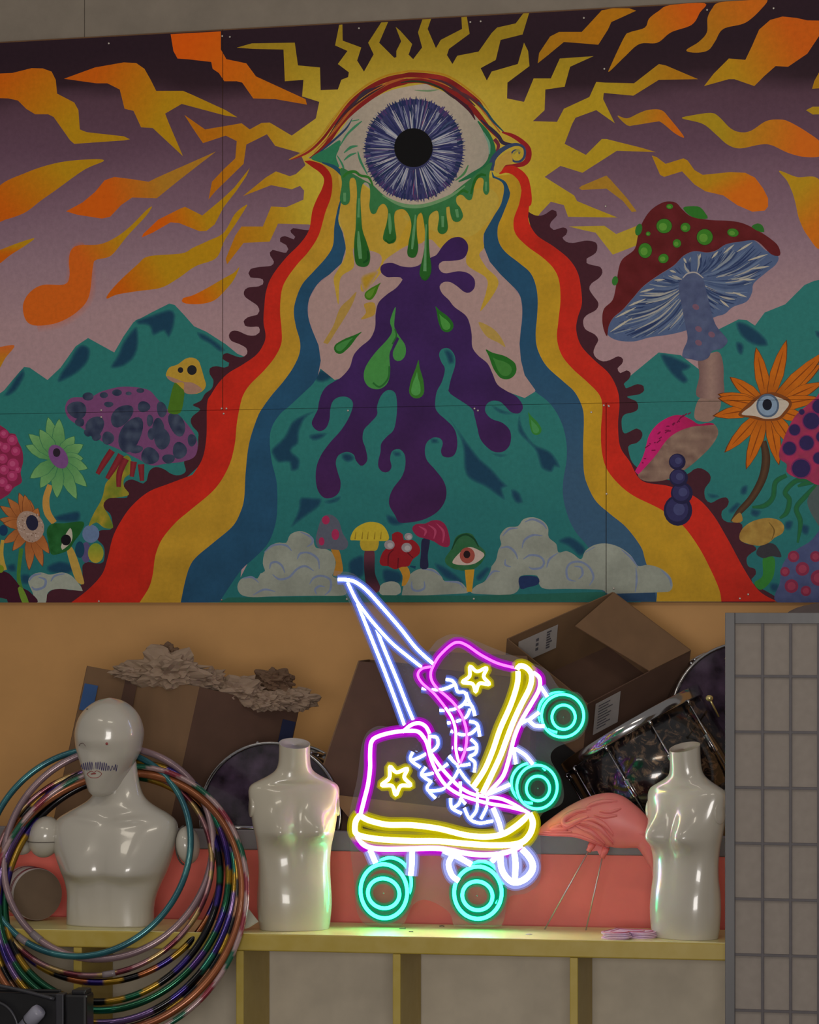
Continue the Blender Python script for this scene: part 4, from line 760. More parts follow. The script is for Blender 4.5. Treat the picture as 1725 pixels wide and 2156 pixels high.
# second leaf of the screen, folded back behind the first
# rounded grey bundle peeking over the screen
# ------------------------------------------------------------------ neon roller skates
DN = .235
def NP(x, y, off=0.0): return SH(x, y, DN+off)
def neon(name, core, halo, cs, hs_):
    out = []
    for n, c, s in ((name+'_core', core, cs), (name+'_sleeve', halo, hs_)):
        m, nt, b = newmat(n); b.inputs['Base Color'].default_value = (.015, .015, .015, 1); b.inputs['Specular IOR Level'].default_value = .1; b.inputs['Roughness'].default_value = .4
        b.inputs['Emission Color'].default_value = tuple(c)+(1,); b.inputs['Emission Strength'].default_value = s; out.append(m)
    m, nt, b = newmat(name+'_halo'); N = nt.nodes; L = nt.links      # halo of glow round the tube, put in as a part-clear, part-glowing shell
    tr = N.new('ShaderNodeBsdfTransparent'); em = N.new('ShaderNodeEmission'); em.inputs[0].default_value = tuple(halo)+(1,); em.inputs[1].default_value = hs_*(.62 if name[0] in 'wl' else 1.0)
    mx = N.new('ShaderNodeMixShader'); mx.inputs[0].default_value = HALO_MIX; L.new(tr.outputs[0], mx.inputs[1]); L.new(em.outputs[0], mx.inputs[2]); L.new(mx.outputs[0], N['Material Output'].inputs['Surface'])
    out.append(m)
    return out
NW = neon('white_neon', (.5, .58, 1), (.40, .44, .98), NEON*12, 1)
NM = neon('magenta_neon', (1, .12, 1), (.46, .0, .58), NEON*9.5, 1)
NMD = neon('soft_magenta_neon', (1, .06, 1), (.42, .0, .52), NEON*3.2, .95)
NY = neon('yellow_neon', (1, .76, .09), (.50, .42, .0), NEON*11, .95)
NG = neon('green_neon', (.014, 1.0, .36), (.0, .26, .105), NEON*11, 1)
NL = neon('lace_neon', (.45, .58, 1), (.16, .24, .92), NEON*10, 1)
M_STAND = mat('clear_standoff', (120, 122, 126), rough=.2)
sign = empty('neon_sign', NP(945, 1952), 'glowing neon sign of two laced roller skates standing on the yellow shelf', 'sign')
M_ACR, nt, b = newmat('clear_acrylic'); N = nt.nodes; L = nt.links
# clear sheet with a slightly hazy surface that catches the light of its own tubes
tr = N.new('ShaderNodeBsdfTransparent'); tr.inputs[0].default_value = (.93, .94, .94, 1); df = N.new('ShaderNodeBsdfDiffuse'); df.inputs[0].default_value = (.8, .8, .8, 1)
gl = N.new('ShaderNodeBsdfGlossy'); gl.inputs['Roughness'].default_value = .08
m1 = N.new('ShaderNodeMixShader'); m1.inputs[0].default_value = HAZE; L.new(tr.outputs[0], m1.inputs[1]); L.new(df.outputs[0], m1.inputs[2])
m2 = N.new('ShaderNodeMixShader'); m2.inputs[0].default_value = .03; L.new(m1.outputs[0], m2.inputs[1]); L.new(gl.outputs[0], m2.inputs[2])
L.new(m2.outputs[0], N['Material Output'].inputs['Surface'])
def stroke(name, tile, s, r, nm, sm=1, closed=False, off=0.0, k=2.1, label=None):
    p = T(tile, s); q = catmull(p, closed, 3.5) if sm else p
    mm = .00141; rr = r*mm*1.18
    sl = MB().tube([NP(x, y, off) for x, y in q], rr*k if k > 1.2 else rr+.004, 10, closed).build(name, nm[1], sign, True, label=label)
    MB().tube([NP(x, y, off-rr*k*.86) for x, y in q], rr, 8, closed).build('glowing_core', nm[0], sl, True)
    MB().tube([NP(x, y, off) for x, y in q], rr*k+.0052, 10, closed).build('glow_halo', nm[2], sl, True)  # added shell, stands in for the soft glow around the tube
def ring(name, cx, cy, rx, ry, r, nm, a0=0, a1=360, off=0.0, rot=0, k=1.9):
    n = 64; cl = a1-a0 >= 360; p = []; ro = math.radians(rot)
    for i in range(n if cl else n+1):
        t = math.radians(a0+(a1-a0)*i/n); x = rx*math.cos(t); y = ry*math.sin(t); p.append((cx+x*math.cos(ro)-y*math.sin(ro), cy+x*math.sin(ro)+y*math.cos(ro)))
    mm = .00141; rr = r*mm*1.18
    sl = MB().tube([NP(x, y, off) for x, y in p], rr*k, 10, cl).build(name, nm[1], sign, True)
    MB().tube([NP(x, y, off-rr*k*.86) for x, y in p], rr, 8, cl).build('glowing_core', nm[0], sl, True)
    MB().tube([NP(x, y, off) for x, y in p], rr*k+.0058, 10, cl).build('glow_halo', nm[2], sl, True)
# long laces to the hanging point
stroke('long_lace', 'O', "110,70 180,72 240,90 320,150 430,270 560,420 680,570 800,680", 2.9, NL, k=2.1)
stroke('long_lace', 'O', "180,90 240,215 300,300 380,400 500,530 620,630 720,708", 2.8, NL, off=.004, k=2.1)
stroke('long_lace', 'O', "240,215 330,440 450,740 540,980 600,1150", 2.9, NL, off=.008, k=2.1)
stroke('long_lace', 'O', "380,400 440,560 540,800 610,980 665,1110", 2.9, NL, off=.012, k=2.1)
# raised boot
stroke('cuff_tube', 'O', "810,680 850,620 930,545 985,525 1050,550 1150,618 1270,678 1400,712", 2.5, NMD, k=2.6)
stroke('tongue_tube', 'O', "785,703 720,717 690,760 720,820 800,890 860,960 890,1000", 2.3, NMD, k=2.6)
stroke('eyelet_rail', 'O', "810,680 785,740 790,800 830,860 900,920 960,980 1010,1060 1040,1150 1045,1230 1030,1320 990,1420", 2.5, NMD, off=.004, k=2.4)
stroke('eyelet_rail', 'O', "890,1000 940,1080 965,1170 965,1280 975,1350 990,1400", 2.6, NM, k=2.2)
stroke('sole_tube', 'O', "1410,722 1430,697 1475,708 1515,760 1505,850 1440,980 1385,1100 1335,1230 1290,1350 1230,1480 1160,1625", 4.8, NY)
stroke('sole_tube', 'O', "1418,735 1412,830 1365,980 1290,1150 1235,1310 1175,1450 1098,1568", 4.8, NY, off=.004)
stroke('plate_tube', 'O', "1490,725 1540,752 1575,790 1570,870 1510,980 1440,1100 1390,1220 1350,1380 1308,1500 1230,1590 1180,1640", 3.6, NM, off=.003)
for s in ("1585,850 1630,920", "1570,1035 1490,1095", "1440,1115 1490,1092 1540,1130 1610,1135", "1385,1290 1402,1410", "1400,1300 1470,1345 1525,1410"): stroke('truck_tube', 'O', s, 3.1, NW)
stroke('truck_tube', 'Q', "1220,420 1130,460 1060,490", 3.4, NW)
star_ = "1070,700 1120,738 1190,712 1168,775 1210,830 1137,825 1110,885 1088,828 1015,815 1066,772"
stroke('star_tube', 'O', star_, 3.2, NY, 1, True); stroke('star_tube', 'Q', "350,290 398,332 475,305 453,368 500,425 428,430 392,495 365,430 290,425 345,372", 3.4, NY, 1, True)
# standing boot
stroke('cuff_tube', 'Q', "600,85 560,40 500,30 380,40 265,70 215,110 205,200 205,300 190,420 160,540 135,640", 3.7, NM, k=2.3)
stroke('tongue_tube', 'Q', "440,40 500,-10 560,-26 610,0 637,52", 3.4, NM, k=2.3)
stroke('eyelet_rail', 'Q', "600,85 620,130 650,240 700,350 760,430 850,490 960,530 1080,560 1200,580 1330,612", 3.2, NM, off=.003, k=2.2)
stroke('eyelet_rail', 'Q', "637,60 640,170 700,270 790,375 860,440 950,490 1060,510 1160,525 1260,570 1360,630", 3.2, NM, off=.006, k=2.2)
stroke('toe_seam', 'Q', "1098,590 1140,690 1160,765", 4.2, NW)
stroke('sole_tube', 'Q', "130,645 100,690 100,770 160,800 300,820 500,830 700,832 900,850 1100,862 1280,850 1360,790 1388,700 1362,630", 5.4, NY)
stroke('sole_tube', 'Q', "135,650 200,682 330,712 500,715 700,740 900,788 1050,800 1170,780 1270,720 1350,650", 5.2, NY, off=.004)
stroke('plate_tube', 'Q', "105,785 160,858 260,888 450,890 700,885 900,920 1050,932 1200,912 1310,860", 4.8, NM, off=.003)
for s in ("205,895 245,990", "510,900 508,1000 500,1080", "740,900 850,950 940,1000", "800,940 775,1000 800,1080 850,1120", "1090,980 1130,935 1170,920"): stroke('truck_tube', 'Q', s, 5.0, NW)
stroke('toe_stop', 'Q', "1150,930 1160,1030 1200,1100 1260,1132 1340,1100 1387,1030 1370,960 1310,890", 5.6, NW); stroke('toe_stop', 'Q', "1250,900 1262,1000 1255,1120", 5.4, NW, off=.003)
# wheels
ring('wheel_ring', 1185, 1507, 44.5, 45, 2.35, NG); ring('wheel_hub', 1187, 1510, 24.5, 25.5, 2.35, NG); ring('wheel_back', 1177, 1500, 43, 42, 2.4, NG, 95, 300, .006)
ring('wheel_ring', 1131, 1657, 42.5, 46, 2.35, NG); ring('wheel_hub', 1133, 1660, 24.5, 26, 2.35, NG); ring('wheel_back', 1118, 1649, 41, 42, 2.4, NG, 85, 320, .006)
ring('wheel_ring', 808.5, 1876.5, 49, 57, 3.4, NG, rot=-6); ring('wheel_hub', 808, 1881, 33.5, 31, 3.3, NG, rot=20); ring('wheel_back', 822, 1858, 44, 52, 2.9, NG, -135, 40, .006)
ring('wheel_ring', 1006.5, 1879.5, 50, 55, 3.4, NG); ring('wheel_hub', 1005.5, 1886, 32, 30, 3.3, NG, rot=20); ring('wheel_back', 1014, 1866, 44, 52, 2.9, NG, -140, 45, .006)
# laces
LZ = [('O', s) for s in ("720,860 800,870 880,865 960,832", "895,795 940,805 965,840 980,885 1030,890 1045,935 1010,985 940,1015 850,1020", "1030,975 1080,985 1105,1060", "1070,1010 1040,1070 970,1100 905,1112", "1065,1100 1120,1120 1140,1210", "1120,1150 1070,1190 1000,1195 930,1170", "1075,1230 1115,1270 1110,1330 1065,1360 1105,1400 1100,1470", "1110,1290 1030,1305 940,1290", "915,1355 960,1400 1000,1420 1070,1410", "1040,890 1060,950 1080,985")]
LZ += [('Q', s) for s in ("515,185 500,240 570,295", "510,245 570,220 640,180", "640,70 690,80 695,140 640,190", "610,295 580,350 650,400", "585,355 680,330 770,270", "650,395 620,450 680,520", "625,465 730,455 810,380 850,310", "790,520 800,590 870,630", "810,590 860,540 860,400", "890,590 930,670 1000,700 1095,685", "940,660 980,600 985,480", "1010,670 1050,590 1060,520", "850,310 900,380 960,440 1000,480", "780,210 830,270 850,300", "860,480 880,540 900,560")]
for i, (t, s) in enumerate(LZ): stroke('shoe_lace', t, s, 2.7, NL, off=.004+.0012*(i % 4), k=2.0)
# clear backing sheet cut around the figure, with two clear feet
outl = catmull([(700, 1205), (716, 1203), (752, 1213), (800, 1270), (880, 1375), (925, 1345), (965, 1336), (1040, 1365), (1105, 1390), (1150, 1410), (1180, 1450), (1222, 1462), (1240, 1510), (1222, 1552), (1170, 1575), (1160, 1600), (1182, 1640), (1184, 1690), (1140, 1716), (1138, 1760), (1138, 1850), (1110, 1880), (1072, 1890), (1060, 1940), (1040, 1957), (965, 1957), (945, 1920), (900, 1895), (870, 1905), (850, 1945), (830, 1953), (780, 1953), (752, 1920), (745, 1850), (738, 1790), (735, 1720), (752, 1640), (764, 1560), (790, 1530), (842, 1522), (800, 1420), (745, 1290), (720, 1240)], True, 6)
ac = [NP(x, min(y, 1951.0), .030) for x, y in outl]
zb = min(p.z for p in ac)
ac = [p+Z_*(ZS+.0016-zb) if p.z < zb+.004 else p for p in ac]
ts = geometry.tessellate_polygon([[Vector((p.dot(SX), p.z, 0)) for p in ac]])
n = len(ac); vs = ac+[p+SY*.005 for p in ac]
fs = [tuple(t) for t in ts]+[tuple(reversed([i+n for i in t])) for t in ts]+[((i+1) % n, i, n+i, n+(i+1) % n) for i in range(n)]
b_ = None
for x, y in ((775, 1800), (900, 1790), (1100, 1760), (945, 1380), (1090, 1430), (1000, 1640), (1187, 1510), (1133, 1660), (808, 1881), (1005, 1886), (757, 1262), (840, 1480)):
    MB().tube([NP(x, y, .006), NP(x, y, .0305)], .0022, 8).build('standoff', M_STAND, sign, True)
o = obj('backing_sheet', vs, fs, M_ACR, sign)
bm = bmesh.new(); bm.from_mesh(o.data); bmesh.ops.recalc_face_normals(bm, faces=bm.faces); bm.to_mesh(o.data); bm.free()
# ------------------------------------------------------------------ mannequins (smooth lofted bodies)
def ring_pts(cx, cy, z, a, bf, bb, n=72, p=2.3, tilt=0.0):
    out = []
    for k in range(n):
        t = 2*PI*k/n; c, s = math.cos(t), math.sin(t)
        x = a*math.copysign(abs(c)**(2/p), c); y = (bf if s < 0 else bb)*math.copysign(abs(s)**(2/p), s)
        out.append(Vector((cx+x, cy+y, z+tilt*y)))
    return out
def body_loft(prof, n=72, sub=7, disp=None):
    """prof rows: z, cx, cy, half width, front depth, back depth, squareness, tilt"""
    rows = catmull([tuple(r) for r in prof], False, None, sub)
    rings = [ring_pts(r[1], r[2], r[0], r[3], r[4], r[5], n, r[6], r[7]) for r in rows]
    if disp: rings = [[disp(p) for p in rg] for rg in rings]
    return rings
def G(x, s): return math.exp(-x*x/(2*s*s))
def place(rings, base, yaw):
    m = Matrix.Rotation(yaw, 3, 'Z'); return [[base+m @ p for p in rg] for rg in rings]
M_MAN = mat('cream_gloss_plastic', (190, 182, 164), rough=.26, var=.05, scale=7, coat=.5, bump=.012)
M_MAN2 = mat('white_gloss_plastic', (192, 186, 174), rough=.22, var=.04, scale=6, coat=.6, bump=.01)
M_SEAM = mat('dark_seam', (70, 62, 56), rough=.6); M_CAP = mat('neck_cap_plastic', (176, 166, 156), rough=.35, var=.05)
FP = [(0, 0, 0, .105, .078, .07, 2.3, 0), (.03, 0, 0, .110, .081, .074, 2.3, 0), (.08, 0, 0, .1135, .083, .078, 2.3, 0), (.13, 0, 0, .1115, .078, .078, 2.3, 0), (.175, 0, 0, .1095, .070, .07, 2.2, 0), (.22, 0, 0, .1105, .065, .066, 2.2, 0), (.265, 0, 0, .116, .065, .068, 2.2, 0), (.31, 0, .001, .126, .064, .072, 2.2, 0), (.35, 0, .002, .1325, .061, .074, 2.3, 0), (.39, 0, .004, .1375, .057, .07, 2.4, 0), (.42, 0, .006, .139, .052, .062, 2.5, 0), (.437, 0, .006, .131, .048, .056, 2.4, 0), (.45, 0, .005, .109, .046, .052, 2.2, 0), (.463, 0, .004, .082, .044, .048, 2.1, .03), (.478, 0, .002, .060, .043, .045, 2, .08), (.496, 0, 0, .0505, .043, .044, 2, .14), (.525, 0, -.002, .0475, .043, .043, 2, .22), (.562, 0, -.004, .0475, .044, .043, 2, .34)]
def bust(p):
    if p.y > .01: return p
    q = p.copy(); f = max(0, min(1, (.01-p.y)/.03))
    for sx_ in (-1, 1):
        dx = p.x-sx_*.054; dz = p.z-.298
        k = math.exp(-(dx*dx)/(2*.032**2))*math.exp(-(dz*dz)/(2*(.023 if dz < 0 else .042)**2))
        q.y -= .046*k*f; q.x += sx_*.008*k*f
    q.y += .010*G(p.x, .012)*G(p.z-.32, .05)*f           # cleavage
    q.y += .003*G(p.x, .01)*G(p.z-.24, .06)*f            # midline
    q.y += .005*f*sum(G(p.x-s*.045, .03)*G(p.z-.438, .008) for s in (-1, 1))
    return q
def torso(px, py, d, yaw, label, m, flip=1):
    base = SH(px, py, d); base.z = ZS+.0016
    sc_ = 405/ (FPX/ (base-CAM).dot(F_))/.562 if False else .985
    e = empty('torso_form', base, label, 'mannequin')
    rg = place([[p*sc_ for p in r] for r in body_loft(FP, disp=bust)], base, yaw)
    b = MB(); b.loft(rg, True, False); o = b.build('body', m, e, True, loc=base)
    top = rg[-1]; ctr = sum(top, Vector())/len(top)
    b = MB(); nn = len(top)      # recessed neck cap with a small socket
    r2 = [ctr+(p-ctr)*.86-Z_*.0005 for p in top]; r3 = [ctr+(p-ctr)*.82-Z_*.004 for p in top]; r4 = [ctr+(p-ctr)*.12-Z_*.004 for p in top]; r5 = [ctr+(p-ctr)*.11-Z_*.008 for p in top]
    b.loft([top, r2, r3, r4, r5], False, True); b.build('neck_cap', M_CAP, e, True)
    rot = Matrix.Rotation(yaw, 3, 'Z')
    for s in (-1, 1):            # flat arm sockets
        az = rot @ Vector((s, -.10, .03)).normalized(); c = base+rot @ Vector((s*.131, -.004, .372))*sc_; ax = (Z_-az*az.z).normalized(); ay = az.cross(ax)
        rr = [[c+az*h+ax*(math.cos(2*PI*k/32)*.031*q)+ay*(math.sin(2*PI*k/32)*.021*q) for k in range(32)] for h, q in ((-.02, 1), (.0045, 1), (.0055, .95), (.0055, .2))]
        b = MB(); b.loft(rr, True, True); b.build('arm_socket', m, e, True)
    return e
YW = SA
torso(620, 1951, .150, YW+.40, 'cream headless torso form standing left of the neon skates', M_MAN)
torso(1444, 1974, .13, YW-.60, 'cream headless torso form beside the folding screen, right of the flamingo', M_MAN2)

# ---- full bust with a head, hoops round its neck
BD = .172
mb = SH(233, 1955, BD); mb.z = ZS+.0016
bust_e = empty('mannequin_bust', mb, 'glossy white male mannequin bust with a drawn-on face, hoops around its neck', 'mannequin')
MP = [(0, 0, 0, .135, .085, .075, 2.6, 0), (.05, 0, 0, .135, .085, .075, 2.5, 0), (.09, .004, 0, .139, .086, .08, 2.4, 0), (.125, .008, 0, .150, .09, .086, 2.3, 0), (.165, .012, 0, .166, .096, .09, 2.3, 0), (.205, .010, .002, .183, .096, .09, 2.3, 0), (.245, .011, .004, .194, .09, .084, 2.4, 0), (.285, .013, .006, .198, .082, .078, 2.5, 0), (.315, .016, .008, .190, .072, .07, 2.4, 0), (.338, .020, .009, .160, .063, .064, 2.2, 0), (.356, .020, .008, .126, .058, .062, 2.1, 0), (.374, .021, .008, .097, .052, .06, 2, 0), (.394, .021, .009, .079, .047, .056, 2, 0), (.42, .020, .011, .069, .042, .054, 2, 0), (.455, .017, .013, .064, .038, .052, 2, 0), (.50, .013, .014, .060, .036, .05, 2, 0), (.53, .012, .014, .05, .03, .045, 2, 0)]
def pecs(p):
    if p.y > 0: return p
    q = p.copy(); f = max(0, min(1, -p.y/.03)); x = p.x-.014
    for s in (-1, 1):
        dx = x-s*.080; dz = p.z-.158-.10*abs(abs(x)-.07)
        k = math.exp(-(dx*dx)/(2*.052**2))*math.exp(-(dz*dz)/(2*(.015 if dz < 0 else .07)**2)); q.y -= .034*k*f
    q.y += .010*G(x, .008)*G(p.z-.17, .045)*f            # breastbone groove
    q.y += .004*G(x, .007)*G(p.z-.05, .05)*f
    q.y -= .008*f*G(p.z-(.318+.12*(abs(x)-.05)), .008)*G(abs(x)-.07, .035)   # collar bones
    q.y += .008*G(x, .014)*G(p.z-.322, .011)*f
    return q
rg = place(body_loft(MP, 84, 7, pecs), mb, YW-.10)
b = MB(); b.loft(rg, True, True); b.build('torso', M_MAN2, bust_e, True, loc=mb)
rot = Matrix.Rotation(YW-.10, 3, 'Z')
def lobe(name, px, py, d, rx, ry, rz, turn=0.0):
    c = SH(px, py, d); b = MB(); b.ball(c, rx, ry, rz, 36, 22); b.v = [c+Matrix.Rotation(turn, 3, 'Y') @ (v-c) for v in b.v]; return b.build(name, M_MAN2, bust_e, True), c
def seam(px, py, d, rx, rz, par, tx=0.0):
    c = SH(px, py, d); b = MB(); b.tube([c+SX*(math.cos(2*PI*k/40)*rx)+Z_*(math.sin(2*PI*k/40)*rz)+SY*(tx*math.cos(2*PI*k/40)) for k in range(40)], .0016, 6, True); b.build('joint_seam', M_SEAM, par, True)
o, c = lobe('arm_stub', 95, 1762, BD+.004, .052, .052, .064, .25); seam(86, 1772, BD+.002, .047, .002, o, 0) if False else None
b = MB(); b.tube([c+SX*(math.cos(PI+PI*k/24)*.0525)+SY*(-math.sin(PI*k/24)*.0528)-Z_*.013 for k in range(25)], .0012, 6); b.build('joint_seam', M_SEAM, o, True)
lobe('arm_joint', 46, 1782, BD+.02, .032, .034, .026)
o, c = lobe('arm_stub', 396, 1779, BD-.012, .034, .05, .058, -.12); b = MB(); b.tube([c+SX*(-.036*math.cos((k-15)/15*1.25)+.002)+Z_*(.06*math.sin((k-15)/15*1.35))-SY*.012 for k in range(31)], .003, 8); b.build('joint_seam', M_SEAM, o, True)
# head
HY = YW-.24; HT = Matrix.Rotation(HY, 3, 'Z') @ Matrix.Rotation(math.radians(6), 3, 'Y') @ Matrix.Rotation(math.radians(7), 3, 'X')
hc = SH(228, 1571, BD-.026)
HH = .296
HPROF = [(0, .012, .05, .02), (.02, .030, .07, .01), (.06, .042, .084, .018), (.12, .050, .09, .034), (.2, .059, .094, .055), (.32, .077, .097, .085), (.45, .095, .099, .108), (.56, .1015, .1, .116), (.66, .1025, .099, .118), (.76, .095, .094, .11), (.84, .082, .083, .097), (.91, .062, .064, .076), (.965, .037, .038, .046), (1.0, .004, .004, .005)]
hr = []
for z, a, bf, bb in catmull(HPROF, False, None, 8):
    ring_ = []
    for k in range(72):
        t = 2*PI*k/72; c_, s_ = math.cos(t), math.sin(t); x = a*c_; y = (bf if s_ < 0 else bb)*s_
        if s_ < 0:
            f = (-s_)**2
            y -= .006*G(x, .014)*G(z-.40, .07)*f+.002*G(x, .02)*G(z-.22, .03)*f           # nose, mouth
            y += .004*f*sum(G(x-q*.038, .022)*G(z-.5, .06) for q in (-1, 1))              # eye hollows
            y -= .004*G(z-.60, .05)*f
        ring_.append(hc+HT @ Vector((x, y, (z-.5)*HH)))
    hr.append(ring_)
b = MB(); b.loft(hr, True, True); head = b.build('head', M_MAN2, bust_e, True, loc=hc)
hv = [v for r in hr for v in r]; nn = 72
hf = [(i*nn+k, i*nn+(k+1) % nn, (i+1)*nn+(k+1) % nn, (i+1)*nn+k) for i in range(len(hr)-1) for k in range(nn)]
bvh = BVHTree.FromPolygons(hv, hf)
M_INKR = mat('red_marker', (150, 62, 60), rough=.5); M_INKB = mat('purple_marker', (66, 56, 110), rough=.5); M_INKD = mat('grey_marker', (112, 92, 90), rough=.5)
def on_head(px, py):
    r = ray(px, py).normalized(); h = bvh.ray_cast(CAM, r); return (h[0]+h[1].normalized()*(.0006 if h[1].dot(r) < 0 else -.0006)) if h[0] else None
def ink(name, lines, w, m):
    b = MB()
    for ln in lines:
        q = [on_head(x, y) for x, y in catmull(T('M', ln), False, 1.2)]; q = [p for p in q if p]
        if len(q) > 1: b.tube(q, w, 6)
    b.build(name, m, head)
ink('drawn_wink', ["575,1070 585,1055 605,1052 622,1072"], .0009, M_INKD)
ink('drawn_lips', ["632,1275 660,1255 685,1262 705,1252 738,1272 715,1298 685,1303 655,1298 632,1275", "660,1275 680,1270 698,1272", "664,1277 682,1275 694,1274"], .0009, M_INKR)
ink('drawn_moustache', ["590,1235 592,1205 603,1240 607,1195 617,1245 622,1192 632,1248 637,1190 647,1248 653,1187 662,1245 668,1188 676,1240", "692,1235 697,1190 706,1240 712,1188 722,1242 728,1186 738,1248 742,1192 752,1250 757,1190 768,1252 772,1196 784,1250 790,1215 803,1250 815,1215 828,1245 840,1205 843,1255 852,1210"], .0009, M_INKB)
p = on_head(*T('M', "776,1055")[0])
if p: b = MB(); b.ball(p, .0042, .0028, .0042, 12, 8); b.build('drawn_eye', M_INKR, head, True)
p = on_head(*T('M', "636,805")[0])
if p: b = MB(); b.ball(p, .004, .002, .0018, 10, 6); b.build('scuff_mark', M_SEAM, head, True)
# ------------------------------------------------------------------ hula hoops hung round the bust's neck
def hoop(cx, cy, rx, ry, d, tilt, roll, r, pal, label, seg, twist=0.0, rough=.28, metal=.75, yaw=0.0, joint=True, seed=1):
    """ring centred on pixel (cx, cy) at distance d behind the shelf front; top leans back by tilt"""
    c = SH(cx, cy, d); dist = (c-CAM).dot(F_); Rr = rx*dist/FPX
    mat3 = Matrix.Rotation(SA+yaw, 3, 'Z') @ Matrix.Rotation(roll, 3, 'Y') @ Matrix.Rotation(-tilt, 3, 'X')
    n = 220; k = Rr if True else 0; sq = ry/rx/math.cos(tilt)
    pts = []
    for i in range(n):
        t = 2*PI*i/n
        pts.append(c+mat3 @ Vector((Rr*math.cos(t), 0, Rr*sq*math.sin(t))))
    rnd = random.Random(seed); order = [rnd.choice(pal) for _ in range(200)] if len(pal) > 4 else pal
    lp = [lin(q) for q in order]
    def colf(i, kk):
        u = i/n*seg+twist*kk/10.0; return lp[int(u) % len(lp)]
    b = MB(); b.tube(pts, r, 10, True, cols=colf)
    m = attr_mat('hoop_tape', rough=rough, metal=metal, var=.12, scale=300, coat=.3)
    o = b.build('hula_hoop', m, None, True, loc=c, usecol=True, clean=False); tag(o, label, 'hoop', 'hula hoops hung on the bust')
    if joint:
        j = rnd.uniform(3.6, 5.6); k0 = int(n*j/(2*PI)) % n
        e = MB(); e.tube([pts[(k0+q) % n] for q in range(5)], r*1.12, 10); e.build('joint', m if False else mat('hoop_joint', (128, 116, 120), rough=.3), o, True)
    return o
BK, GO, PU, GR_, PK, OR, SV = (12, 10, 16), (150, 116, 26), (42, 26, 104), (8, 78, 52), (150, 112, 122), (160, 92, 50), (150, 150, 156)
hoop(184, 1792, 224, 211, .095, .42, -.05, .0100, [(48, 108, 118), (42, 98, 110), (56, 118, 124)], 'plain teal hoop, the frontmost on the white bust', 24, rough=.22, metal=.45, seed=3)
hoop(227, 1794, 226, 215, .100, .40, .03, .0110, [(150, 124, 130), (136, 112, 120)], 'dusty pink hoop just outside the teal one on the bust', 12, rough=.26, metal=.3, seed=4)
hoop(214, 1832, 238, 210, .078, .44, -.02, .0088, [(146, 106, 112), (168, 140, 92), (110, 48, 60)], 'cream and rose twisted-stripe hoop crossing in front of the shelf board', 40, .9, seed=5)
hoop(236, 1868, 234, 226, .058, .50, -.06, .0112, [BK, GO, BK, PU, GR_, GO], 'black and gold banded hoop, innermost of the big striped hoops on the bust', 38, .4, seed=6, joint=False)
hoop(239, 1867, 250, 244, .05, .48, -.05, .0112, [GR_, PU, GO, (70, 40, 110), GR_, (16, 104, 80)], 'green, purple and gold mirrored hoop on the bust', 36, .5, rough=.14, seed=7, joint=False)
hoop(243, 1874, 259, 262, .04, .46, -.04, .0110, [PU, GO, (20, 104, 88), (104, 80, 130), GO, BK], 'violet and gold mirrored hoop, third of the big striped hoops from the inside', 40, .5, rough=.14, seed=8, joint=False)
hoop(240, 1888, 268, 266, .034, .44, -.05, .0108, [BK, GO, BK, (96, 62, 40)], 'black hoop with short gold bars, just inside the copper-orange hoop', 44, .5, rough=.2, seed=13, joint=False)
hoop(239, 1896, 279, 262, .026, .44, -.05, .0125, [(152, 88, 50), (140, 78, 44)], 'plain copper-orange hoop on the bust', 14, rough=.3, metal=.45, seed=9, joint=False)
hoop(246, 1898, 281, 278, .018, .42, -.04, .0085, [(168, 140, 142), (136, 46, 62), (168, 140, 142), (20, 90, 68)], 'outermost hoop, candy-striped white, red and green', 46, 1.2, metal=.3, seed=10)
hoop(228, 1842, 243, 214, .088, .44, .02, .0105, [BK, (140, 78, 40), PU, GO], 'black and orange striped hoop partly hidden behind the head of the bust', 40, .5, seed=12, joint=False)
# ------------------------------------------------------------------ cardboard boxes, paper, drums
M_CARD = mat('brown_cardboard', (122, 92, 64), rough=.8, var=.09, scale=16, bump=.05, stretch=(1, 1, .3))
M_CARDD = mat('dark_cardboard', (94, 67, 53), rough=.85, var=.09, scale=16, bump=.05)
M_CARDL = mat('pale_cardboard', (150, 116, 80), rough=.85, var=.08, scale=18)
M_TAPE = mat('brown_parcel_tape', (82, 52, 36), rough=.35, var=.08); M_BLUE = mat('blue_label', (44, 84, 140), rough=.5, var=.1); M_LAB = mat('white_label', (176, 168, 164), rough=.6, var=.06, scale=30)
M_INK = mat('label_ink', (88, 84, 90), rough=.7)
def quad_box(e, A, B, C, D, w, t=.004, open_=False, mats=None):
    """box from face quad ABCD (A top-left, B top-right, C bottom-right, D bottom-left) and depth vector w"""
    m = mats or M_CARD
    b = MB(); P8 = [A, B, C, D]+[p+w for p in (A, B, C, D)]
    return P8
def panel(name, q, t, m, par, label=None):
    n = (q[1]-q[0]).cross(q[3]-q[0]).normalized(); b = MB(); b.prism(q, n*t); return b.build(name, m, par, label=label)
def lerp(a, b, t): return a+(b-a)*t
def sub(q, u0, v0, u1, v1):
    f = lambda u, v: lerp(lerp(q[0], q[1], u), lerp(q[3], q[2], u), v); return [f(u0, v0), f(u1, v0), f(u1, v1), f(u0, v1)]
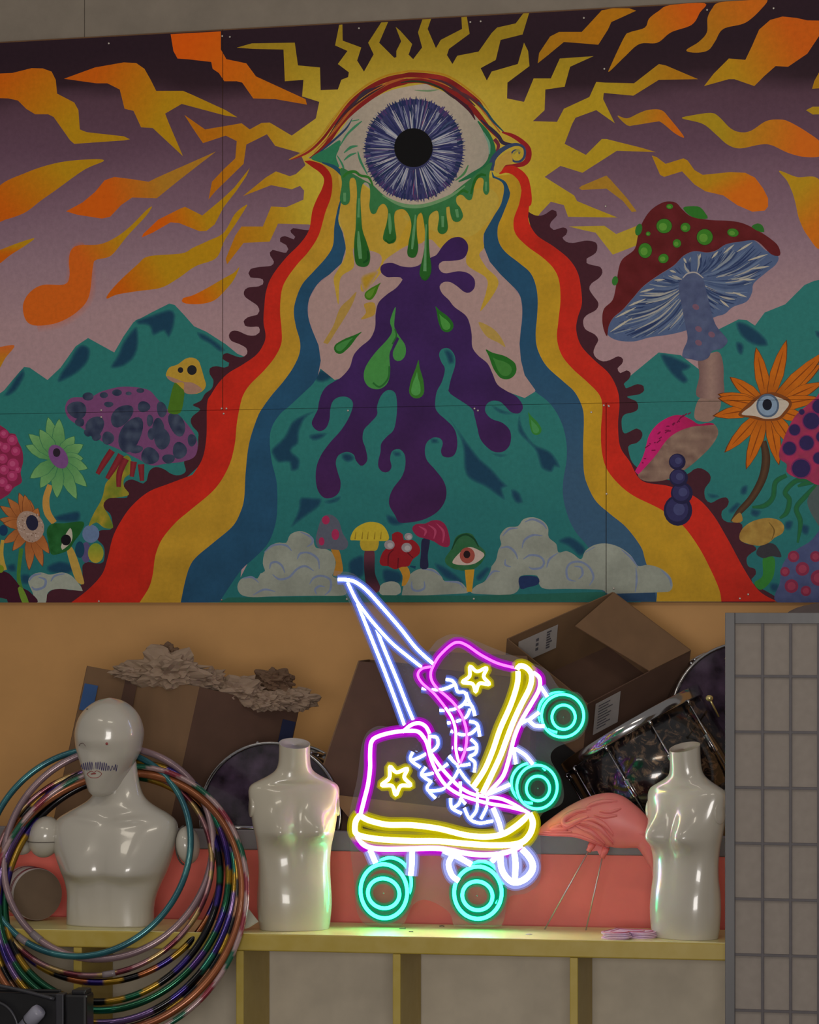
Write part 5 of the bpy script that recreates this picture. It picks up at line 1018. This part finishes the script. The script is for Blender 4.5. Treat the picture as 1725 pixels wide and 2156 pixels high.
# tilted closed-sided box on the left, paper spilling from its top
A = at(184, 1402, 9.88); Bq = at(420, 1446, 9.77); w_ = None
dn = at(184-75*1.0, 1402+345, 9.88)-A; dn = dn.normalized()*.66
ex = (Bq-A); sd = at(629, 1495, 9.92)-Bq
lb = empty('cardboard_box', (A+Bq)/2+dn, 'tilted brown cardboard box stuffed with packing paper, behind the white bust', 'box')
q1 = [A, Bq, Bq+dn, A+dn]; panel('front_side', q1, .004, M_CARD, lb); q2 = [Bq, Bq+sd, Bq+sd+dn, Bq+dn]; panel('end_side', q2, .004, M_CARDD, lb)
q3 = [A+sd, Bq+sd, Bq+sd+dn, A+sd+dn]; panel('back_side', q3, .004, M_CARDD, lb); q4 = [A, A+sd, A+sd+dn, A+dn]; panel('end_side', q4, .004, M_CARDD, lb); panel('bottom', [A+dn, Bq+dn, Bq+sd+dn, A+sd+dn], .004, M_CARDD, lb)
nf = -(ex.cross(dn)).normalized(); nf = nf if nf.dot(F_) < 0 else -nf
lift = lambda q, n, k=.005: [p+n*k for p in q]
panel('tape_strip', lift(sub(q1, .36, 0, .47, .42), nf), .0006, M_TAPE, lb); panel('shipping_sticker', lift(sub(q1, .015, .085, .135, .215), nf), .0006, M_BLUE, lb)
n2 = sd.cross(dn).normalized(); n2 = n2 if n2.dot(F_) < 0 else -n2
panel('blue_tape', lift(sub(q2, .86, .06, .99, .42), n2), .0006, mat('navy_tape', (36, 44, 78), rough=.5), lb)
# crumpled packing paper
M_PAPER = mat('crumpled_paper', (168, 142, 118), rough=.85, var=.18, scale=9, c2=(150, 128, 110)); M_PAPD = mat('kraft_paper', (112, 86, 66), rough=.85, var=.2, scale=9)
def wad(px, py, d, rx, ry, rz, seed, m, label):
    bm = bmesh.new(); bmesh.ops.create_icosphere(bm, subdivisions=4, radius=1)
    c = at(px, py, d); sv = Vector((seed*3.7, seed*1.3, seed*2.1))
    for v in bm.verts:
        n = v.co.normalized(); k = 1
        for f_, a_ in ((1.3, .85), (3.0, .55), (6.5, .28)):
            k += a_*(abs(noise.noise(n*f_+sv+v.co*.3))-.22)
        k = max(.35, k)
        v.co = Vector((n.x*rx, n.y*ry, n.z*rz))*k
    bm.verts.index_update(); vs = [c+v.co for v in bm.verts]; fs = [tuple(v.index for v in f.verts) for f in bm.faces]; bm.free()
    o = obj('packing_paper', vs, fs, m, None, False, c); tag(o, label, 'paper', 'packing paper in the left box'); return o
wad(352, 1412, 9.82, .10, .06, .062, 1, M_PAPER, 'large pale wad of crumpled paper on top of the tilted box')
wad(352, 1380, 9.87, .045, .03, .032, 2, M_PAPD, 'small dark paper crumple at the very top of the paper heap')
wad(428, 1436, 9.86, .07, .05, .045, 3, M_PAPER, 'crumpled paper sheet at the corner of the tilted box')
wad(500, 1456, 9.86, .085, .05, .04, 4, M_PAPER, 'long pale crumple of paper along the right edge of the tilted box')
wad(578, 1432, 9.92, .062, .045, .036, 5, M_PAPD, 'greyish brown paper crumple standing up behind the others')
wad(618, 1472, 9.90, .07, .045, .036, 6, M_PAPER, 'rightmost paper crumple overhanging the end of the tilted box')
wad(278, 1416, 9.84, .07, .045, .024, 7, M_PAPER, 'flat paper crumple at the left of the paper heap')
wad(560, 1478, 9.86, .07, .045, .03, 8, M_PAPER, 'low paper crumple lying on the end side of the tilted box')
# middle box, standing on the platform behind the skates
A = at(757, 1392, 9.62); Bq = at(1120, 1430, 9.56); D = at(640, 1735, 9.58); C_ = at(1110, 1752, 9.52)
D = D+(D-A)*((D.z-ZD-.001)/(A.z-D.z)); C_ = C_+(C_-Bq)*((C_.z-ZD-.001)/(Bq.z-C_.z))
mbx = empty('cardboard_box', (D+C_)/2, 'large plain brown cardboard box behind the neon skates, standing on the platform', 'box')
w_ = F_*.26+R_*.03; w_.z = 0
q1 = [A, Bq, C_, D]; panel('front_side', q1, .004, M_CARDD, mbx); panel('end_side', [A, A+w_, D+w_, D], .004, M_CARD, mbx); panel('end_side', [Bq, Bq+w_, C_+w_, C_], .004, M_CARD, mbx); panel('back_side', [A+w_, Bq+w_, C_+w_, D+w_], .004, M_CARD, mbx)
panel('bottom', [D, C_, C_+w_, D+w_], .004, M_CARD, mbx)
fl_ = [at(694, 1672, 9.54), at(1080, 1716, 9.50), at(1085, 1748, 9.49), at(735, 1722, 9.52)]; panel('flap', fl_, .003, M_CARDL, mbx)
fl_ = [lerp(A, Bq, .42), Bq, at(1110, 1382, 9.6), at(905, 1372, 9.62)]; panel('flap', fl_, .003, M_CARD, mbx)
# open box on the right, mouth towards the camera
A = at(*T('R', "100,365")[0], 9.68); D = at(*T('R', "682,838")[0], 9.54); C_ = at(*T('R', "1428,446")[0], 9.70); Bq = at(*T('R', "868,26")[0], 9.82)
w_ = (R_*-.05+F_*.50-Z_*.86).normalized()*.2
rb = empty('cardboard_box', (A+C_)/2+w_, 'open brown cardboard box with shipping labels, propped on the drums at right', 'box')
def two(name, q, par, mi): return panel(name, q, .004, mi, par)
qAD = [A, D, D+w_, A+w_]; qDC = [D, C_, C_+w_, D+w_]; qAB = [A, Bq, Bq+w_, A+w_]; qBC = [Bq, C_, C_+w_, Bq+w_]
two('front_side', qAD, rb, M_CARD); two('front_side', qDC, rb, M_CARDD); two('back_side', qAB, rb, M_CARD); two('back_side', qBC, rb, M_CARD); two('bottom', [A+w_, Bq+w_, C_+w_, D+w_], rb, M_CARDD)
# rim flap folded in over the far side
qf = [Bq, C_, at(*T('R', "1130,594")[0], 9.64), at(*T('R', "590,268")[0], 9.73)]
panel('flap', [p-F_*.006 for p in qf], .004, M_CARD, rb)
ni = (Bq-A).cross(w_).normalized(); ni = ni if ni.dot(F_) < 0 else -ni
ql = sub(qAB, .10, .12, .47, .55); l1 = panel('shipping_label', lift(ql, ni, .006), .0005, M_LAB, rb)
no = (C_-D).cross(w_).normalized(); no = no if no.dot(F_) < 0 else -no
ql2 = sub(qDC, .07, .05, .31, .62); l2 = panel('shipping_label', lift(ql2, no, .006), .0005, M_LAB, rb)
b = MB()
for i in range(9): b.prism(lift(sub(ql2, .12, .1+.09*i, .12+.7*random.uniform(.5, 1), .13+.09*i), no, .0072), no*.0003)
b.build('printed_lines', M_INK, l2)
b = MB()
for i in range(7): b.prism(lift(sub(ql, .72, .1+.11*i, .72+.16*random.uniform(.5, 1), .17+.11*i), ni, .0072), ni*.0003)
for i in range(3): b.prism(lift(sub(ql, .45, .2+.2*i, .52, .32+.2*i), ni, .0072), ni*.0003)
b.build('printed_lines', M_INK, l1)
# ---- drums: dark sparkle shells with chrome hoops
M_SPK, nt, b_ = newmat('sparkle_drum_wrap'); N = nt.nodes; L = nt.links
tc = N.new('ShaderNodeTexCoord'); vo = N.new('ShaderNodeTexNoise'); vo.inputs['Scale'].default_value = 26; vo.inputs['Detail'].default_value = 10; vo.inputs['Roughness'].default_value = .7; vo.inputs['Distortion'].default_value = 1.2
L.new(tc.outputs['Object'], vo.inputs['Vector']); rp = N.new('ShaderNodeValToRGB'); cr = rp.color_ramp
cr.elements[0].position = .40; cr.elements[0].color = (.004, .004, .007, 1); cr.elements[1].position = .78; cr.elements[1].color = lin((186, 160, 132))+(1,)
e_ = cr.elements.new(.52); e_.color = lin((34, 28, 28))+(1,); e_ = cr.elements.new(.63); e_.color = lin((120, 94, 74))+(1,)
L.new(vo.outputs['Fac'], rp.inputs['Fac']); L.new(rp.outputs['Color'], b_.inputs['Base Color']); b_.inputs['Roughness'].default_value = .18; b_.inputs['Metallic'].default_value = .25; b_.inputs['Coat Weight'].default_value = .8; b_.inputs['Coat Roughness'].default_value = .06
M_CHR = mat('chrome', (176, 174, 176), rough=.14, metal=1.0, var=.05); M_HEAD = mat('drum_head', (30, 24, 34), rough=.16, var=.7, scale=14, c2=(66, 52, 70), coat=.5)
def drum(top, axis, rad, ln, label, lugs=8, ph=0.0):
    """drum with its top rim centred at top and its shell running along axis"""
    a = Vector(axis).normalized(); u = a.cross(F_).normalized(); w = a.cross(u); base = top+a*ln
    e = empty('drum', base, label, 'drum')
    circ = lambda h, r, n=64: [top+a*h+u*(math.cos(2*PI*k/n)*r)+w*(math.sin(2*PI*k/n)*r) for k in range(n)]
    b = MB(); b.loft([circ(.02, rad*.97), circ(.02, rad), circ(ln-.02, rad), circ(ln-.02, rad*.97)], True, True); b.build('shell', M_SPK, e, True)
    for h in (0, ln-.034):
        b = MB(); b.loft([circ(h, rad*.985), circ(h-.002, rad*1.012), circ(h, rad*1.03), circ(h+.030, rad*1.03), circ(h+.034, rad*1.02), circ(h+.034, rad*1.0)], False, False); b.build('chrome_hoop', M_CHR, e, True)
    for h in (.008, ln-.01):
        b = MB(); b.loft([circ(h, rad*.985), circ(h+.003, rad*.985)], True, True); b.build('drum_head', M_HEAD, e)
    for k in range(lugs):
        t = 2*PI*(k+ph)/lugs; d = u*math.cos(t)+w*math.sin(t); s_ = a.cross(d); c = top+d*(rad*1.045)
        c = top+d*(rad*1.028); r_ = MB().tube([c+a*.036, c+a*(ln-.036)], .0032, 8).build('tension_rod', M_CHR, e, True)
        b = MB(); b.tube([c+a*.03+d*.002, c+a*.036+d*.002, c+a*.05], [.004, .006, .0045], 8); b.build('rod_claw', M_CHR, r_, True)
        b = MB(); b.box(c+a*(ln*.5)-d*.006, a*.032, s_*.009, d*.009, .004); b.build('lug', M_CHR, e, True)
    return e
# left drum stands on edge, its head towards the camera
e = drum(at(568, 1716, 9.60), F_*.97-Z_*.06+R_*.20, .222, .30, 'dark drum with a chrome rim, head forward, behind the left torso form', 8, .35)
big = drum(at(1327, 1527, 9.66), R_*.48-Z_*.83-F_*.12, .244, .36, 'big sparkly dark drum tipped over behind the flamingo', 10, .2)
up = drum(at(1572, 1512, 9.60), F_*.97-Z_*.10-R_*.1, .232, .24, 'dark drum standing on edge half hidden behind the folding screen', 8, .12)
M_BRASS = mat('pale_brass', (214, 196, 132), rough=.25, metal=.7)
c0 = at(1494, 1470, 9.40); b = MB(); b.ball(c0, .012, .010, .010, 16, 10); b.tube([c0, at(1514, 1509, 9.43)], .003, 8); b.tube([c0, at(1500, 1478, 9.62)], .004, 8); b.build('wing_screw', M_BRASS, up, True)
b = MB(); b.tube([shp(425, D2+.02, ZP+.006), shp(545, D2+.016, ZP+.006)], .0055, 10); b.tube([shp(430, D2+.008, ZP+.0045), shp(540, D2+.006, ZP+.0045)], .004, 10); o = b.build('stand_tube', M_CHR, None, True); tag(o, 'thin chrome tubes lying on the grey rail left of the left torso form', 'tube')

# dark storage box in the gap between the big cardboard box and the drums
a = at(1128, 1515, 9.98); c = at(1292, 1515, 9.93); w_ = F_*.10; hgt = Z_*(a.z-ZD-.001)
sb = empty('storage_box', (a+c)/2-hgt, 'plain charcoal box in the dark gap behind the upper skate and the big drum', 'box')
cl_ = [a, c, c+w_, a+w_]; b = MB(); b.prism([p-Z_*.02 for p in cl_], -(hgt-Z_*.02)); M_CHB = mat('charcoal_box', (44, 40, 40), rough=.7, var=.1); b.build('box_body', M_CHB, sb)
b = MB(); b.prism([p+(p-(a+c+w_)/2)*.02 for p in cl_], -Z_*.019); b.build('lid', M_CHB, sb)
# ------------------------------------------------------------------ flamingo lawn ornament
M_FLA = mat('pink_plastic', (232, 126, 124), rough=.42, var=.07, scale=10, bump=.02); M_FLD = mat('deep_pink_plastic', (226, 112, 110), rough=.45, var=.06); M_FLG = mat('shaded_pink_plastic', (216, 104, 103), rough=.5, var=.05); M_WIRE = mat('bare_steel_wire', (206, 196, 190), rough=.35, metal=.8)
DFl = .27
fp = lambda s, d=DFl: SH(*T('S', s)[0], d)
fb = SH(1195, 1946, DFl); fb.z = ZS+.0016
fla = empty('lawn_flamingo', fb, 'pink plastic lawn flamingo on thin metal legs beside the right torso form', 'flamingo')
# body: spine from the tail tip to the chest, elliptical sections
def body_sections(rows):
    rings = []
    for px, pt, pb, th_ in catmull(rows, False, None, 6):
        t = SH(*T('S', [(px, pt)])[0], DFl); bt = SH(*T('S', [(px, pb)])[0], DFl); c = (t+bt)/2; h = (t-bt)/2
        rings.append([c+h*math.cos(2*PI*k/40)+SY*(-th_*math.sin(2*PI*k/40)) for k in range(40)])
    return rings
rows = [(104, 520, 540, .002), (150, 470, 548, .010), (220, 415, 548, .018), (320, 345, 550, .030), (430, 288, 572, .042), (540, 250, 606, .050), (640, 238, 632, .054), (730, 262, 642, .052), (810, 318, 640, .047), (870, 372, 650, .042), (930, 440, 690, .036), (990, 530, 730, .026)]
b = MB(); b.loft(body_sections(rows), True, True)
b.build('body', M_FLA, fla, True)
nk = [fp(s) for s in ("880,520", "900,580", "925,640", "950,710", "970,780", "990,860", "1005,930", "1010,990")]
nk = [Vector(q) for q in catmull([tuple(p) for p in nk], False, None, 5)]
b = MB(); m_ = len(nk); b.tube(nk, [.044-.028*min(1, i/(m_*.55)) for i in range(m_)], 18); b.ball(nk[-1], .026, .022, .026, 18, 12); b.build('neck_and_head', M_FLA, fla, True)
b = MB(); bk = [nk[-1]-Z_*.01, nk[-1]-Z_*.035-SX*.012, nk[-1]-Z_*.055-SX*.03]; b.tube(bk, [.016, .012, .003], 12); b.build('beak', mat('black_plastic', (26, 24, 26), rough=.4), fla, True)
# wing with raised feather folds
bvf = None
rg = body_sections(rows); vv = [p for r in rg for p in r]; ff = [(i*40+k, i*40+(k+1) % 40, (i+1)*40+(k+1) % 40, (i+1)*40+k) for i in range(len(rg)-1) for k in range(40)]; bvf = BVHTree.FromPolygons(vv, ff)
def on_fla(x, y):
    r = ray(*T('S', [(x, y)])[0]).normalized(); h = bvf.ray_cast(CAM, r); return h[0] if h[0] else None
for s, w in (("690,300 590,300 500,325 465,350 500,350", 0.0065), ("470,360 400,370 320,410 300,450 330,470 400,440 480,410", 0.0087), ("300,460 240,480 205,497 260,495 330,500", 0.0065), ("380,465 430,490 500,520 560,570 600,610", 0.0072), ("400,455 480,455 560,490 610,540 660,600", 0.0072), ("430,440 520,430 600,470 660,540", 0.0065), ("115,530 200,535 300,535 400,545 500,580 580,615 650,635", 0.0058), ("560,370 640,375 720,350", 0.0043), ("520,395 600,410 690,400", 0.0043), ("150,520 260,515 360,520", 0.0043)):
    q = [on_fla(*p) for p in catmull([tuple(float(v) for v in a.split(',')) for a in s.split()], False, 8)]; q = [p for p in q if p]
    if len(q) > 2: n_ = len(q); b = MB(); b.tube(q, [w*(.35+.65*math.sin(PI*(i+.5)/n_)) for i in range(n_)], 8); b.build('feather_fold', M_FLA, fla, True)
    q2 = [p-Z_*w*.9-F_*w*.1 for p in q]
    if len(q) > 2: b = MB(); b.tube(q2, [w*.7*(.3+.7*math.sin(PI*(i+.5)/n_)) for i in range(n_)], 8); b.build('feather_shade', M_FLG, fla, True)  # darker strand below each fold, its shade put into the colour
for a, c in (("515,600", "480,665"), ("610,640", "578,712")):
    p, q = fp(a, DFl-.004), fp(c, DFl-.004); b = MB(); b.tube([p, lerp(p, q, .5), lerp(p, q, .6), q], [.011, .0105, .0085, .008], 14); b.build('leg_socket', M_FLD, fla, True)
p, q = fp("505,640", DFl), fp("590,690", DFl); b = MB(); b.prism([fp("520,600", DFl-.001), fp("615,640", DFl-.001), fp("590,700", DFl-.001), fp("560,690", DFl-.001), fp("545,660", DFl-.001), fp("505,665", DFl-.001)], SY*.005); b.build('socket_web', M_FLD, fla)
for a, px in (("486,655", 1147), ("582,706", 1234)):
    e_ = on_z(px, 1946, ZS+.0016); e_ = SH(px, 1946, DFl); e_.z = ZS+.0012; b = MB(); b.tube([fp(a, DFl-.002), e_], .0022, 8); b.build('wire_leg', M_WIRE, fla, True)
# ------------------------------------------------------------------ stack of heart-shaped pink cards
M_HRT = mat('pink_lilac_card', (232, 186, 208), rough=.5, var=.12, scale=30, c2=(214, 184, 226)); M_RIB = mat('red_pink_print', (190, 96, 124), rough=.5); M_DK = mat('dark_card_edge', (70, 56, 66), rough=.7)
hc_ = SH(1320, 1962, .10); hc_.z = ZS+.0016
def heart(n=48):
    out = []
    for i in range(n):
        t = 2*PI*i/n; out.append((.0052*16*math.sin(t)**3, -.0052*(13*math.cos(t)-5*math.cos(2*t)-2*math.cos(3*t)-math.cos(4*t))))
    return out
names = ['top heart-shaped pink striped card of the stack beside the right torso form', 'second heart-shaped card from the top of the pink stack', 'third heart-shaped card from the top of the pink stack', 'bottom heart-shaped card of the pink stack on the shelf']
for k in range(4):
    z = .0048*(3-k); o_ = hc_+Z_*z+SX*(.002*((k*7) % 3-1))+SY*(.002*(k % 2)); a_ = .5+.05*(k % 3)
    hp = [o_+SX*(x*math.cos(a_)-y*math.sin(a_))+SY*(x*math.sin(a_)+y*math.cos(a_)) for x, y in heart()]
    b = MB(); b.prism(hp, Z_*.0038); o = b.build('heart_card', M_HRT, None, loc=o_); tag(o, names[k], 'card', 'heart-shaped cards')
    if k == 0:
        for q in (.9, .62):
            ln_ = [o_+(p-o_)*q+Z_*.0042 for p in hp]; b = MB(); b.tube(ln_, .0012, 6, True); b.build('printed_stripe', M_RIB, o, True)
# ------------------------------------------------------------------ odds and ends on the shelf
M_BIT = mat('dark_metal_bits', (62, 58, 60), rough=.4, metal=.5)
def bit(x, y, pts, r, label, name='staple'):
    c = on_z(x, y, ZS+.0016); b = MB(); b.tube([c+SX*a*.001+SY*bb*.001+Z_*(r+.0001+cz*.001) for a, bb, cz in pts], r, 6); o = b.build(name, M_BIT, None, True, loc=c); tag(o, label, 'staple', 'loose bits on the shelf')
bit(848, 1956, [(-10, 0, 0), (0, 2, 0), (8, -1, 0), (8, -2, 4)], .0012, 'bent dark staple on the shelf just right of the near green wheel')
bit(866, 1962.5, [(-7, 0, 0), (6, 1, 0)], .0011, 'straight dark staple on the shelf, nearest the front edge')
bit(931, 1951, [(-8, 0, 0), (0, 1, 1), (7, 0, 0)], .0012, 'small dark staple on the shelf between the two lower green wheels')
c = on_z(1114, 1968, ZS+.0016); b = MB(); b.ball(c+Z_*.0017, .011, .007, .0016, 16, 8); o = b.build('coin', mat('dull_silver', (176, 172, 168), rough=.3, metal=.7), None, True, loc=c); tag(o, 'small silver disc on the shelf in front of the flamingo legs', 'coin')
# white card leaning behind the hoops
cz_ = ZS+.0016; M_WC = mat('white_card', (206, 204, 186), rough=.6, var=.04)
p0 = SH(505, 1946, .10); p0.z = cz_; p1 = SH(530, 1938, .13); p1.z = cz_
b = MB(); b.prism([SH(500, 1950, .06)*1.0, SH(522, 1902, .13), SH(544.5, 1931, .10), SH(524, 1944, .085)], SY*.002)
mn = min(v.z for v in b.v); b.v = [v+Z_*(cz_+.0004-mn) for v in b.v]
o = b.build('price_card', M_WC, None); tag(o, 'blank white folded card between the hoops and the left torso form', 'card')
# round box lying on its side at far left
M_RB = mat('brown_kraft_lid', (112, 92, 74), rough=.7, var=.06, scale=20); M_RBW = mat('white_box_side', (196, 184, 180), rough=.6, var=.05); M_RBR = mat('dark_red_line', (120, 44, 56), rough=.6)
rad = .079; rc = SH(79, 1872, .22); rc.z = ZS+.0016+rad*1.035; ax_ = (R_*.45-F_*.9); ax_.z = 0; ax_.normalize(); s_ = ax_.cross(Z_)
rbx = empty('round_box', rc-Z_*rad, 'round box on its side with a plain brown end, left of the white bust', 'box')
cir = lambda h, r, n=56: [rc+ax_*h+s_*(math.cos(2*PI*k/n)*r)+Z_*(math.sin(2*PI*k/n)*r) for k in range(n)]
b = MB(); b.loft([cir(0, rad), cir(-.11, rad)], True, True); b.build('drum_side', M_RBW, rbx, True)
b = MB(); b.loft([cir(.001, rad*.98), cir(.004, rad*.98)], True, True); b.build('end_disc', M_RB, rbx)
for h in (-.018, -.028, -.085): b = MB(); b.tube(cir(h, rad+.0004), .0016, 6, True); b.build('printed_line', M_RBR, rbx, True)
# black equipment stand at the lower left corner
M_BLK = mat('black_plastic_gear', (22, 22, 26), rough=.35, var=.2, scale=20); M_PIPE = mat('pale_grey_tube', (150, 150, 166), rough=.35, var=.08); M_GREYM = mat('dark_grey_metal', (64, 64, 70), rough=.35, metal=.4)
gd = -.30
gp = lambda px, py, d=gd: SH(px, py, d)
ge = empty('equipment_cart', Vector((gp(60, 2156).x, gp(60, 2156).y, 0)), 'black cart with a clamp and a pale tube end in the lower left corner', 'cart')
def gbox(name, x0, x1, y0, y1, d0, d1, m, par=ge, bev=.004):
    a = gp(x0, y0, d0); c = gp(x1, y1, d0); ce = (a+c)/2+SY*((d1-d0)/2); hx = SX*((c-a).dot(SX)/2); b = MB(); b.box(ce, hx, SY*((d1-d0)/2), Z_*((a.z-c.z)/2), bev); return b.build(name, m, par)
gbox('tray_side', -120, 128, 2086, 2240, gd, gd+.012, M_BLK); gbox('tray_back', -120, 128, 2078, 2240, gd+.10, gd+.112, M_BLK)
pts_ = [gp(-90, 2062, gd-.01), gp(20, 2080, gd-.012), gp(115, 2104, gd-.012)]; b = MB(); b.tube([Vector(q) for q in catmull([tuple(p) for p in pts_], False, None, 6)], .006, 10); b.build('top_rail', M_GREYM, ge, True)
gbox('upright', 116, 134, 2092, 2240, gd-.012, gd+.03, M_GREYM); gbox('clamp', 136, 182, 2093, 2240, gd-.02, gd+.06, M_BLK, bev=.008); gbox('clamp_jaw', 150, 180, 2084, 2096, gd-.016, gd+.05, M_BLK, bev=.005)
b = MB(); q0, q1_ = gp(40, 2175, gd-.03), gp(84, 2126, gd-.05); b.tube([q0, lerp(q0, q1_, .5), lerp(q0, q1_, .52), lerp(q0, q1_, .9), q1_], [.020, .020, .0225, .0225, .019], 20); b.build('tube_end', M_PIPE, ge, True)
b = MB(); b.tube([lerp(q0, q1_, .47), lerp(q0, q1_, .5)], .0215, 20); b.build('tube_band', M_BLK, ge, True)
pts_ = [gp(-60, 2105, gd-.02), gp(0, 2112, gd-.024), gp(30, 2140, gd-.026), gp(44, 2190, gd-.026)]; b = MB(); b.tube([Vector(q) for q in catmull([tuple(p) for p in pts_], False, None, 6)], .005, 8); b.build('cable', M_GREYM, ge, True)
for x0 in (-110, 120): gbox('leg', x0, x0+14, 2240, HZ+CAM.z/9.0*FPX*1.035, gd, gd+.02, M_BLK)
# grey bundle seen above the screen
c = at(1735, 1330, 9.2); c.z = 1.0
b = MB(); prof = [(0, .17), (.02, .19), (.2, .2), (.45, .195), (.6, .165), (.675, .10), (.70, .01)]
b.loft([[Vector((c.x, c.y, ZP))+Vector((math.cos(2*PI*k/40)*r, math.sin(2*PI*k/40)*r*.8, z)) for k in range(40)] for z, r in catmull(prof, False, None, 5)], True, True)
o = b.build('cloth_bundle', mat('grey_cloth', (112, 100, 100), rough=.9, var=.1, bump=.2), None, True, loc=(c.x, c.y, ZP)); tag(o, 'rounded grey bundle just showing above the folding screen', 'bundle')
area('front_fill_light', (2.2, -9.2, 1.35), (0.2, -.5, 1.15), 2.4, 140, (1, .95, .90), 1.2)  # fill light added near the camera to brighten cubbies and front faces
area('ceiling_lamp', (1.2, -4.6, 4.0), (0.2, -0.5, 1.0), 1.2, 12, (1, .9, .74), .3)
area('ceiling_lamp', (-1.4, -4.4, 4.0), (0, -0.4, 1.0), 1.2, 8, (1, .9, .74), .3)
